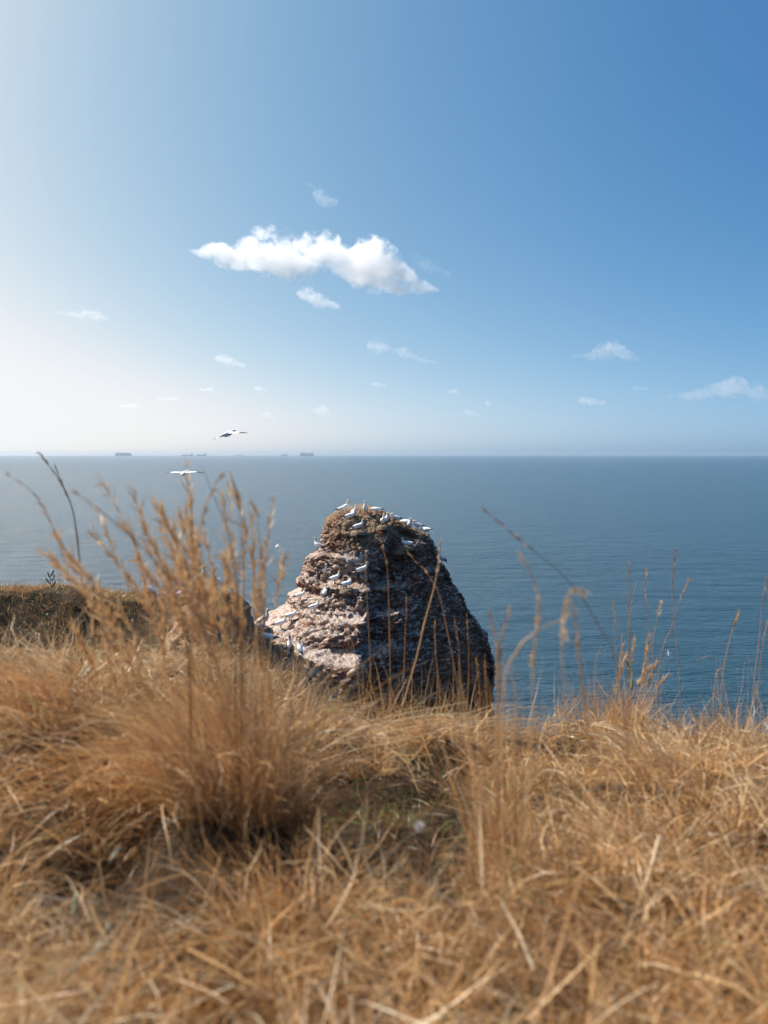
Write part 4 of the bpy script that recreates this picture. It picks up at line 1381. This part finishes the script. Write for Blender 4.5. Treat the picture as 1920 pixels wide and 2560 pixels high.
# ------------------------------------------------------------------ single grass stalks, each traced as a stem that stands on the turf
def tube(P, r, k=5):
    n = len(P)
    T = np.gradient(P, axis=0); T /= np.linalg.norm(T, axis=1, keepdims=True) + 1e-9
    side = np.cross(T, np.array([0.0, 1.0, 0.1])); side /= np.linalg.norm(side, axis=1, keepdims=True) + 1e-9
    upv = np.cross(T, side)
    a = np.linspace(0, 2 * np.pi, k, endpoint=False)
    V = P[:, None] + (side[:, None] * np.cos(a)[None, :, None] + upv[:, None] * np.sin(a)[None, :, None]) * r[:, None, None]
    j = np.arange(k); j2 = (j + 1) % k
    q = np.concatenate([np.stack([i * k + j, i * k + j2, (i + 1) * k + j2, (i + 1) * k + j], 1) for i in range(n - 1)])
    return V.reshape(-1, 3), q


def stalk(label, y, pts, tint=0.42, r=0.0013, head=None, spread=0.25, n_sp=60, group='dry grass stalks', lean=0.0, htint=None):
    """pts: photo pixels from low to high; y: how far away the stalk grows; head: length share at the top that carries seeds"""
    P = [np.array(at(u, v, y + lean * i / max(1, len(pts) - 1))) for i, (u, v) in enumerate(pts)]
    x0 = P[0]
    zg = gz(x0[0], x0[1]) + HC - 0.02
    if zg < x0[2]:
        P = [np.array([x0[0] + 0.02 * rng.normal(), x0[1], zg]), np.array([x0[0], x0[1], (zg + x0[2]) / 2])] + P
    base = P[0].copy()
    C = spline(P, 26)
    C = C - base
    rr = np.interp(np.linspace(0, 1, 26), [0, 0.7, 1], [1.25, 0.9, 0.5]) * r
    for f in (0.3, 0.55):
        rr[int(f * 26)] *= 1.55                                        # nodes
    V, q = tube(C, rr)
    o = obj('grass_stalk', np_mesh('grass_stalk', V, q, None, STRAW, attrs={'tint': np.full(len(V), tint)}), loc=base)
    tag(o, label, 'grass', group)
    if head:
        L = np.concatenate([[0], np.cumsum(np.linalg.norm(np.diff(C, axis=0), axis=1))])
        tot = L[-1]
        s_ = tot - rng.random(n_sp) * head * tot
        pt = np.stack([np.interp(s_, L, C[:, k]) for k in range(3)], 1)
        d = C[-1] - C[-4]
        az0 = math.atan2(d[1], d[0]); pit = math.atan2(d[2], math.hypot(d[0], d[1]))
        sz = y / 5.0
        t_ = htint if htint is not None else tint + 0.08
        v, q, t = blades(pt, rng.normal(az0, 0.8, n_sp), rng.uniform(0.012, 0.030, n_sp) * max(sz, 0.6), rng.normal(pit, spread, n_sp), rng.uniform(-0.2, 0.4, n_sp),
                         rng.uniform(0.0034, 0.0062, n_sp) * max(sz, 0.7), np.clip(rng.normal(t_, 0.07, n_sp), 0.05, 0.9), 2)
        obj('seed_head', np_mesh('seed_head', v, q, None, STRAW, attrs={'tint': t}), o)['kind'] = 'stuff'
    return o


stalk('tall stalk with a dark double seed head, highest on the left, rising past the horizon', 3.9, [(203, 1690), (207, 1500), (200, 1400), (186, 1290), (165, 1230), (142, 1190), (97, 1132)], 0.22, 0.0016, 0.22, 0.18, 90, htint=0.16)
stalk('dark side spike leaning on the tall double seed head at the left', 3.9, [(203, 1480), (184, 1290), (160, 1222), (150, 1200), (138, 1166)], 0.2, 0.0012, 0.16, 0.16, 50, htint=0.14)
stalk('faint thin stalk arching to the left edge, left of the tall double seed head', 2.3, [(178, 1690), (172, 1480), (150, 1370), (120, 1290), (80, 1228), (15, 1185)], 0.35, 0.0009, 0.2, 0.3, 24)
stalk('blurred brown stalk slanting up left across the sea from the tallest tussock', 2.1, [(470, 1620), (430, 1470), (385, 1400), (330, 1345), (260, 1285), (180, 1225)], 0.25, 0.0013, 0.5, 0.2, 60, htint=0.25)
stalk('grey bare stalk leaning left above the right side of the tallest tussock', 2.2, [(600, 1560), (580, 1380), (560, 1300), (530, 1230), (505, 1165)], 0.12, 0.0011)
stalk('grey bare stalk standing upright above the right side of the tallest tussock', 2.3, [(590, 1560), (600, 1400), (602, 1300), (585, 1200)], 0.12, 0.0010)
stalk('golden stalk with a kinked seed head at the right of the tallest tussock', 2.3, [(610, 1600), (610, 1420), (612, 1340), (640, 1290), (625, 1250)], 0.45, 0.0012, 0.2, 0.4, 50)
stalk('pale hairy seed head bending up right out of the tallest tussock', 2.1, [(480, 1500), (505, 1300), (525, 1240), (545, 1200), (555, 1190)], 0.5, 0.0011, 0.18, 0.4, 40)
stalk('outermost thin golden stalk right of the tallest tussock, beside the banking gannet', 2.3, [(655, 1640), (652, 1500), (650, 1400), (645, 1280)], 0.5, 0.0010, 0.25, 0.4, 40)
# in front of the rock
stalk('upright stalk crossing the middle of the rock beside the cleft', 4.6, [(978, 1790), (975, 1640), (972, 1500), (967, 1410), (950, 1350)], 0.40, 0.0019, 0.14, 0.15, 30)
stalk('thick pale stalk slanting across the shaded right half of the rock to a fluffy tip', 4.2, [(1000, 1790), (1040, 1650), (1062, 1555), (1085, 1470), (1096, 1410), (1102, 1350)], 0.62, 0.0028, 0.16, 0.5, 60, htint=0.8)
stalk('thin stalk leaning left from the right base of the rock towards its crest', 4.4, [(1150, 1780), (1140, 1690), (1115, 1560), (1094, 1475), (1060, 1425), (1022, 1385)], 0.42, 0.0019, 0.2, 0.15, 30)
stalk('slender stalk against the lit left half of the rock, left of the cleft', 4.6, [(930, 1790), (925, 1640), (918, 1500), (914, 1390)], 0.42, 0.0017, 0.15, 0.15, 24)
stalk('short straight stalk between the cleft and the slanting pale stalk', 4.6, [(1006, 1780), (1010, 1680), (1013, 1590), (1017, 1500)], 0.40, 0.0019, 0.12, 0.15, 20)
stalk('bowed stalk at the lower left of the rock face', 4.3, [(905, 1800), (895, 1690), (885, 1620), (868, 1575), (848, 1552)], 0.42, 0.0020, 0.2, 0.2, 30)
stalk('wavy stalk on the dark right face of the rock', 4.6, [(1160, 1790), (1150, 1690), (1147, 1620), (1136, 1545)], 0.36, 0.0017, 0.2, 0.2, 30)
stalk('rightmost straight stalk still in front of the rock', 4.6, [(1168, 1780), (1172, 1690), (1171, 1610), (1167, 1540)], 0.36, 0.0016, 0.2, 0.2, 30)
stalk('crooked stalk left of the wavy one on the dark face of the rock', 4.6, [(1090, 1780), (1095, 1690), (1090, 1640), (1086, 1560)], 0.40, 0.0020, 0.3, 0.2, 30)
stalk('short bushy seed stalk at the right foot of the rock', 4.6, [(1200, 1800), (1200, 1740), (1196, 1690), (1190, 1650)], 0.33, 0.0020, 0.6, 0.35, 90, htint=0.36)
stalk('second bushy seed stalk at the right foot of the rock, nearest the sea', 4.6, [(1220, 1800), (1218, 1740), (1214, 1700), (1212, 1640)], 0.33, 0.0020, 0.6, 0.35, 90, htint=0.36)
# blurred ones close to the camera, over the sea right of the rock
stalk('blurred forked seed head right of the rock, left prong', 2.0, [(1245, 1830), (1246, 1700), (1244, 1620), (1232, 1575), (1224, 1530)], 0.5, 0.0013, 0.28, 0.3, 60, htint=0.5)
stalk('blurred forked seed head right of the rock, right prong', 2.0, [(1247, 1830), (1248, 1680), (1250, 1610), (1262, 1565), (1274, 1528)], 0.5, 0.0013, 0.28, 0.3, 60, htint=0.55)
stalk('blurred looping pale grass head hanging over the sea', 1.8, [(1330, 1840), (1335, 1640), (1348, 1540), (1345, 1480), (1325, 1430), (1302, 1392)], 0.6, 0.0012, 0.3, 0.25, 60, htint=0.7)
stalk('blurred nodding pale plume, widest seed head over the sea', 1.7, [(1420, 1860), (1405, 1640), (1408, 1530), (1425, 1478), (1445, 1470), (1462, 1482)], 0.65, 0.0010, 0.16, 0.5, 80, htint=0.82)
stalk('blurred pale blade arching right to left below the nodding plume', 1.8, [(1260, 1720), (1295, 1625), (1320, 1595), (1365, 1565), (1412, 1548)], 0.66, 0.0015)
stalk('blurred brown stalk crossing from the nodding plume down to the edge tussock', 2.2, [(1570, 1850), (1540, 1650), (1500, 1570), (1460, 1500), (1400, 1430), (1330, 1375), (1230, 1290), (1212, 1280)], 0.2, 0.0010, 0.14, 0.25, 30, htint=0.22)
stalk('blurred tan stalk right of the nodding plume', 1.9, [(1475, 1880), (1455, 1720), (1445, 1620), (1436, 1530)], 0.45, 0.0014, 0.45, 0.3, 80, htint=0.5)
# crisp ones on the cliff edge at the right
stalk('stalk with a plump upright seed head, tallest over the edge tussock', 5.6, [(1570, 1800), (1572, 1640), (1571, 1540), (1573, 1410)], 0.40, 0.0021, 0.26, 0.12, 60)
stalk('tallest thin stalk at the right, seed head highest above the cliff edge', 5.8, [(1640, 1800), (1652, 1640), (1684, 1552), (1680, 1473), (1690, 1370)], 0.36, 0.0019, 0.2, 0.12, 44)
stalk('thin stalk forking to the right from the tallest one at the right', 5.8, [(1702, 1800), (1694, 1640), (1686, 1552), (1700, 1500), (1722, 1452)], 0.45, 0.0015, 0.12, 0.15, 24)
stalk('wavy thin stalk between the plump seed head and the tallest one', 5.8, [(1624, 1800), (1620, 1640), (1618, 1540), (1611, 1470), (1617, 1425)], 0.42, 0.0015, 0.2, 0.15, 30)
stalk('stalk with a small curled pale seed head left of the tallest one', 5.8, [(1630, 1800), (1632, 1620), (1642, 1550), (1648, 1512), (1655, 1505)], 0.5, 0.0015, 0.1, 0.4, 30, htint=0.75)
stalk('slender bare stalk leaning right beside the plump seed head', 5.6, [(1576, 1760), (1574, 1560), (1585, 1480), (1592, 1452)], 0.5, 0.0014)
stalk('short blurred stalk left of the plump seed head', 4.6, [(1545, 1790), (1540, 1640), (1536, 1560), (1532, 1500)], 0.5, 0.0014, 0.2, 0.3, 24)
stalk('stalk with a round club-like seed head near the right edge', 5.4, [(1800, 1840), (1806, 1700), (1824, 1600), (1840, 1555), (1847, 1534)], 0.48, 0.0021, 0.10, 0.3, 60, htint=0.55)
stalk('long stalk leaning right along the right border', 5.2, [(1868, 1850), (1886, 1700), (1897, 1610), (1903, 1540), (1916, 1448)], 0.45, 0.0020, 0.18, 0.15, 40)
stalk('second stalk at the right border, behind the long leaning one', 5.4, [(1890, 1850), (1898, 1700), (1906, 1620), (1918, 1560)], 0.42, 0.0017, 0.2, 0.15, 30)
stalk('curving stalk hooked left at its tip, between the edge tussock and the sea', 5.0, [(1497, 1860), (1488, 1720), (1490, 1650), (1506, 1614)], 0.5, 0.0018)
stalk('bent stalk with a hanging dry leaf near the right edge', 5.3, [(1780, 1850), (1785, 1740), (1792, 1680), (1806, 1668), (1780, 1640), (1740, 1650)], 0.6, 0.0018)


# ---- a bundle of pale straws bent flat over the edge of the turf
def straw_bundle():
    root = empty('straw_bundle', at(905, 1870, 3.95))
    tag(root, 'sheaf of pale bent straws arching to the right along the edge below the rock', 'grass')
    base = np.array(root.location)
    rows = [((760, 1905), (890, 1850), (1030, 1818), (1170, 1796), (1290, 1778), (1400, 1772))]
    for k in range(22):
        du, dv = rng.normal(0, 60), rng.normal(0, 26)
        end = rng.uniform(0.6, 1.0)
        src = rows[0]
        pts = [(u + du * (1 - i / 6) + rng.normal(0, 5), v + dv * (1.3 - 0.2 * i) + rng.normal(0, 9) + (30 * rng.random() * (i / 5) ** 2)) for i, (u, v) in enumerate(src)]
        m = max(3, int(round(end * len(pts))))
        yy = 3.95 + rng.normal(0, 0.22)
        P = np.array([np.array(at(u, v, yy)) for u, v in pts[:m]]) - base
        C = spline(P, 14)
        V, q = tube(C, np.interp(np.linspace(0, 1, 14), [0, 1], [0.0019, 0.0010]))
        obj('straw', np_mesh('straw', V, q, None, STRAW, attrs={'tint': np.full(len(V), rng.uniform(0.74, 0.89))}), root)


straw_bundle()


# ---- small things lying in the grass
def lying_straw(label, y, pts, r, tint, nodes=()):
    y *= 1.12
    P = np.array([np.array(at(u, v, y + dy)) for u, v, dy in pts])
    base = P[0].copy()
    C = spline(P - base, 20)
    rr = np.full(20, r)
    for f in nodes:
        rr[int(f * 19)] *= 0.55
        rr[min(19, int(f * 19) + 1)] *= 1.15
    V, q = tube(C, rr, 8)
    o = obj('broken_straw', np_mesh('broken_straw', V, q, None, STRAW, attrs={'tint': np.full(len(V), tint)}), loc=base)
    tag(o, label, 'straw', 'broken straws')


lying_straw('thick pale jointed straw standing out of the grass in the lower right', 1.75, [(1560, 2350, -0.03), (1595, 2265, 0), (1625, 2180, 0.03), (1650, 2090, 0.06)], 0.0042, 0.87, (0.35, 0.5))
lying_straw('short pale straw slanting left of the thick jointed one', 1.95, [(1525, 2245, 0), (1495, 2195, 0.02), (1468, 2145, 0.04)], 0.0031, 0.85)
lying_straw('pale straw tip poking up at the bottom edge', 1.28, [(850, 2575, 0), (825, 2520, 0.02), (800, 2470, 0.04)], 0.0036, 0.88)
lying_straw('second pale straw poking up at the bottom edge, beside the first', 1.28, [(885, 2580, 0), (880, 2530, 0.02), (878, 2490, 0.03)], 0.0030, 0.84)
lying_straw('long tan straw slanting down right below the bushy tussock', 2.0, [(640, 2190, 0), (690, 2250, -0.04), (740, 2320, -0.08)], 0.0034, 0.70)
lying_straw('pale straw lying flat across the lower right corner', 1.5, [(1735, 2490, 0), (1790, 2495, 0), (1850, 2505, 0)], 0.0030, 0.88)
lying_straw('grey straw leaning on the left side of the dark hollow', 2.35, [(590, 2120, -0.05), (597, 2040, 0), (625, 1960, 0.04)], 0.0026, 0.80)
lying_straw('brown straw slanting across the shade below the bushy tussock', 2.3, [(468, 2160, -0.05), (500, 2080, 0), (545, 2010, 0.05)], 0.0030, 0.60)
lying_straw('pale bent straw right of the white seed fluff', 2.4, [(1270, 2080, 0), (1245, 2030, 0.02), (1225, 1985, 0.04)], 0.0026, 0.86)
lying_straw('bone-white straw lying level on the slope at the right', 2.8, [(1700, 2046, 0), (1750, 2048, 0), (1815, 2052, 0)], 0.0030, 0.90)


def leaf_mat(name, col):
    m, nt, b = new_mat(name)
    tc = node(nt, 'ShaderNodeTexCoord')
    n = noise(nt, tc.outputs['Object'], 60.0, 4, 0.6)
    nt.links.new(mix_rgb(nt, ramp(nt, n, [(0.3, 0.0), (0.7, 1.0)]), tuple(c * 0.6 for c in col), col), b.inputs['Base Color'])
    b.inputs['Roughness'].default_value = 0.6
    tr = node(nt, 'ShaderNodeBsdfTranslucent', inputs={'Color': (*col, 1)})
    mx = node(nt, 'ShaderNodeMixShader', inputs={0: 0.3})
    nt.links.new(b.outputs[0], mx.inputs[1]); nt.links.new(tr.outputs[0], mx.inputs[2])
    nt.links.new(mx.outputs[0], nt.nodes['Material Output'].inputs['Surface'])
    return m


def leaf(name, label, u, v, y, L, W, rot, mat, cat='leaf', curl=0.5):
    y *= 1.12
    n, k = 12, 7
    t = np.linspace(0, 1, n); s = np.linspace(-1, 1, k)
    Tt, Ss = np.meshgrid(t, s, indexing='ij')
    w = W * np.sin(np.pi * np.clip(Tt * 0.94 + 0.05, 0, 1)) ** 0.8
    V = np.stack([Tt * L, Ss * w * 0.5, curl * L * 0.35 * np.sin(Tt * 2.6) - curl * 0.5 * w * Ss ** 2 + 0.02 * L * np.sin(9 * Tt + 3 * Ss)], -1)
    top, bot = V.reshape(-1, 3), V.reshape(-1, 3) - np.array([0, 0, 0.0006])
    i = np.arange(n * k).reshape(n, k)
    q = np.stack([i[:-1, :-1], i[1:, :-1], i[1:, 1:], i[:-1, 1:]], -1).reshape(-1, 4)
    rim = np.concatenate([i[0, :], i[1:, -1], i[-1, ::-1][1:], i[::-1, 0][1:]])
    m = n * k
    qs = np.stack([rim[:-1], rim[1:], rim[1:] + m, rim[:-1] + m], 1)
    o = obj(name, np_mesh(name, np.concatenate([top, bot]), np.concatenate([q, q[:, ::-1] + m, qs]), None, mat), loc=at(u, v, y))
    o.rotation_euler = rot
    tag(o, label, cat)


GREEN_LEAF = leaf_mat('green_leaf', (0.16, 0.26, 0.04))
OLIVE_LEAF = leaf_mat('olive_leaf', (0.24, 0.19, 0.05))
SAGE_LEAF = leaf_mat('sage_leaf', (0.30, 0.31, 0.19))
BROWN_LEAF = leaf_mat('brown_leaf', (0.20, 0.085, 0.045))
DULL_LEAF = leaf_mat('dull_leaf', (0.26, 0.15, 0.09))
leaf('green_leaf', 'bright green leaf at the left edge of the grass', 40, 1905, 2.6, 0.075, 0.022, (0.3, -0.9, R(150)), GREEN_LEAF)
leaf('green_leaf', 'narrow green-brown blade leaf standing on the edge tussock at the right', 1580, 1725, 4.4, 0.16, 0.022, (1.2, -1.1, R(120)), OLIVE_LEAF)
leaf('grey_green_leaf', 'pale grey-green leaf lying in the grass at lower left', 270, 2160, 1.85, 0.05, 0.008, (0.5, -0.5, R(60)), SAGE_LEAF)
leaf('grey_green_leaf', 'upper of the pale grey-green leaves in the straw at lower left', 180, 2300, 1.6, 0.06, 0.009, (0.4, -0.5, R(100)), SAGE_LEAF)
leaf('grey_green_leaf', 'lower of the pale grey-green leaves in the straw at lower left', 235, 2385, 1.5, 0.06, 0.008, (0.6, -0.5, R(75)), SAGE_LEAF)
leaf('grey_green_leaf', 'thin sage leaf poking up at lower right', 1565, 2330, 1.6, 0.05, 0.008, (0.8, -1.2, R(100)), SAGE_LEAF)
leaf('dead_leaf', 'dark brown withered leaf hanging below the sheaf of pale straws', 1165, 1850, 3.2, 0.12, 0.022, (0.6, 0.75, R(-10)), BROWN_LEAF)
leaf('dead_leaf', 'second dark withered leaf hanging just right below the first', 1200, 1880, 3.2, 0.06, 0.016, (0.6, 1.0, R(-20)), BROWN_LEAF)
leaf('dead_leaf', 'broad dull brown leaf curled on the straw right of centre', 1365, 2040, 2.5, 0.06, 0.035, (0.9, -0.1, R(10)), DULL_LEAF, curl=0.8)


def fluff(label, u, v, y, r):
    y *= 1.12
    n = 260
    d = rng.normal(size=(n, 3)); d /= np.linalg.norm(d, axis=1, keepdims=True)
    az = np.arctan2(d[:, 1], d[:, 0]); ti = np.arcsin(d[:, 2])
    V, q, t = blades(np.zeros((n, 3)), az, rng.uniform(0.5, 1.0, n) * r, ti, rng.normal(0, 0.3, n), rng.uniform(0.0004, 0.0009, n), np.full(n, 0.5), 3)
    o = obj('seed_fluff', np_mesh('seed_fluff', V, q, None, FLUFF, attrs={'tint': t}), loc=at(u, v, y))
    tag(o, label, 'seed fluff')


FLUFF = leaf_mat('seed_down', (0.72, 0.68, 0.68))
fluff('white tuft of seed fluff caught above the dark hollow', 1048, 2065, 2.05, 0.020)
fluff('pale tuft of seed fluff in the lower right corner', 1862, 2440, 1.5, 0.020)


# ---- a dark dock weed standing on the headland
def dock_weed():
    base, nn = hit(128, 1500)
    root = empty('dock_weed', base)
    tag(root, 'dark dried dock weed standing on the turf of the headland', 'plant')
    h = 0.95
    C = spline([(0, 0, -0.05), (0.02, 0, 0.3), (-0.01, 0, 0.6), (0.01, 0, h)], 16)
    V, q = tube(C, np.linspace(0.012, 0.005, 16), 6)
    weed = leaf_mat('dock_seed', (0.055, 0.026, 0.024))
    obj('stem', np_mesh('stem', V, q, None, weed), root)
    for k, (z0, s_, ang) in enumerate(((0.42, 0.20, 0.3), (0.52, 0.22, math.pi - 0.3), (0.62, 0.18, 0.5), (0.70, 0.15, math.pi - 0.4), (0.78, 0.12, 0.2))):
        B = spline([(0, 0, z0), (0.5 * s_ * math.cos(ang), 0.5 * s_ * math.sin(ang) * 0.4, z0 + 0.10), (0.8 * s_ * math.cos(ang), s_ * math.sin(ang) * 0.4, z0 + 0.24)], 10)
        V, q = tube(B, np.interp(np.linspace(0, 1, 10), [0, 0.3, 0.8, 1], [0.004, 0.022, 0.02, 0.004]) * (1 + 0.35 * np.sin(np.arange(10) * 2.1)), 6)
        obj('seed_spike', np_mesh('seed_spike', V, q, None, weed), root)


dock_weed()


# ------------------------------------------------------------------ nests and net scraps on the rock
def nest_material():
    m, nt, b = new_mat('nest_weed')
    t = node(nt, 'ShaderNodeAttribute', attribute_name='tint').outputs['Fac']
    geo = node(nt, 'ShaderNodeNewGeometry')
    n = noise(nt, geo.outputs['Position'], 16.0, 4, 0.65)
    t2 = math_n(nt, 'ADD', t, math_n(nt, 'MULTIPLY', math_n(nt, 'SUBTRACT', n, 0.5), 0.7))
    nt.links.new(ramp(nt, t2, [(0.0, (0.06, 0.04, 0.026)), (0.3, (0.18, 0.125, 0.08)), (0.6, (0.34, 0.255, 0.17)), (0.85, (0.52, 0.44, 0.34))]), b.inputs['Base Color'])
    b.inputs['Roughness'].default_value = 0.9
    bump(nt, n, 0.8, 0.05, b)
    return m


NEST = nest_material()


def nest(label, foot, r=0.34, h=0.16):
    root = empty('nest', Vector(foot) - Vector((0, 0, 0.04)))
    tag(root, label, 'nest', 'nests on the sea stack')
    n, k = 9, 22
    t = np.linspace(0, 1, n)
    prof_r = np.interp(t, [0, 0.5, 0.8, 1], [1.15, 0.95, 0.66, 0.02]) * r
    prof_z = np.interp(t, [0, 0.3, 0.75, 0.85, 1], [-0.6, 0.35, 1.0, 0.95, 0.78]) * h
    a = np.linspace(0, 2 * np.pi, k, endpoint=False)
    V = np.stack([prof_r[:, None] * np.cos(a), prof_r[:, None] * np.sin(a), np.repeat(prof_z[:, None], k, 1)], -1).reshape(-1, 3)
    V = V + 0.05 * np.stack([fbm(V * 7 + foot[0], 2, 1), fbm(V * 7 + foot[0], 2, 2), fbm(V * 7 + foot[1], 2, 3)], 1)
    j = np.arange(k); j2 = (j + 1) % k
    q = np.concatenate([np.stack([i * k + j, i * k + j2, (i + 1) * k + j2, (i + 1) * k + j], 1) for i in range(n - 1)])
    obj('mound', np_mesh('mound', V, q, None, NEST, attrs={'tint': np.full(len(V), 0.38)}), root)
    m = 220
    ii = rng.integers(0, (n - 1) * k, m)
    base = V[ii] + rng.normal(0, 0.01, (m, 3))
    az = np.arctan2(base[:, 1], base[:, 0]) + math.pi / 2 + rng.normal(0, 0.8, m)
    v, q, t = blades(base, az, rng.uniform(0.10, 0.30, m), rng.normal(0.0, 0.5, m), rng.uniform(0, 1.2, m), rng.uniform(0.008, 0.018, m), rng.uniform(0.05, 0.72, m), 4, wob=0.3)
    o = obj('weed_strands', np_mesh('weed_strands', v, q, None, NEST, attrs={'tint': t}), root)
    o['kind'] = 'stuff'


for lab, key, r_ in (
        ('brown weed nest under the standing gannet below the rock top', 'gannet standing on the brown nest mound below the rock top, facing right', 0.42),
        ('brown weed nest under the gannet looking left below the right crest', 'sitting gannet looking left, upper of two resting below the right crest', 0.42),
        ('brown weed nest under the sleeping gannet below the right crest', 'sleeping gannet with tucked head, lower of two resting below the right crest', 0.40),
        ('nest under the front gannet at the head of the dark cleft', 'upright gannet standing at the head of the dark cleft, front one of two', 0.34),
        ('flat nest under the preening gannet on the round brown ledge', 'gannet twisting its head back to preen on the round brown ledge', 0.36),
        ('nest under the gannet leaning right on the rock top', 'gannet leaning right on the rock top, second from the left of the row', 0.34)):
    if key in FEET:
        f = FEET[key]
        nest(lab, (f.x, f.y - 0.05, f.z - 0.06), r_, 0.14)


def net_scrap(label, u, v, col_name, col, sx, sz):
    p, nn = hit(u, v)
    m = bpy.data.materials.get(col_name) or leaf_mat(col_name, col)
    n = 90
    base = rng.normal(0, 1, (n, 3)) * np.array([sx, 0.10, sz]) * 0.5
    base[:, 1] = -np.abs(base[:, 1]) * 0.5
    v_, q, t = blades(base, rng.uniform(0, 2 * np.pi, n), rng.uniform(0.10, 0.28, n), rng.normal(-0.6, 0.5, n), rng.uniform(-0.6, 1.2, n), rng.uniform(0.010, 0.022, n), np.full(n, 0.5), 5, wob=0.35)
    o = obj('net_scrap', np_mesh('net_scrap', v_, q, None, m), loc=p)
    tag(o, label, 'net', 'scraps of fishing net in the nests')


net_scrap('dark blue scrap of net hanging in the cleft near the rock top', 958, 1352, 'blue_twine', (0.05, 0.10, 0.22), 0.25, 0.35)
net_scrap('blue scrap of net on the slope below the right crest', 1045, 1357, 'blue_twine', (0.05, 0.10, 0.22), 0.35, 0.25)
net_scrap('orange scrap of twine at the left corner of the rock top', 848, 1293, 'orange_twine', (0.50, 0.17, 0.06), 0.35, 0.14)
net_scrap('orange scrap of twine at the end of the flat middle ledge', 925, 1463, 'orange_twine', (0.50, 0.17, 0.06), 0.30, 0.22)
net_scrap('orange scrap of twine below the front gannet at the dark cleft', 950, 1332, 'orange_twine', (0.50, 0.17, 0.06), 0.18, 0.12)
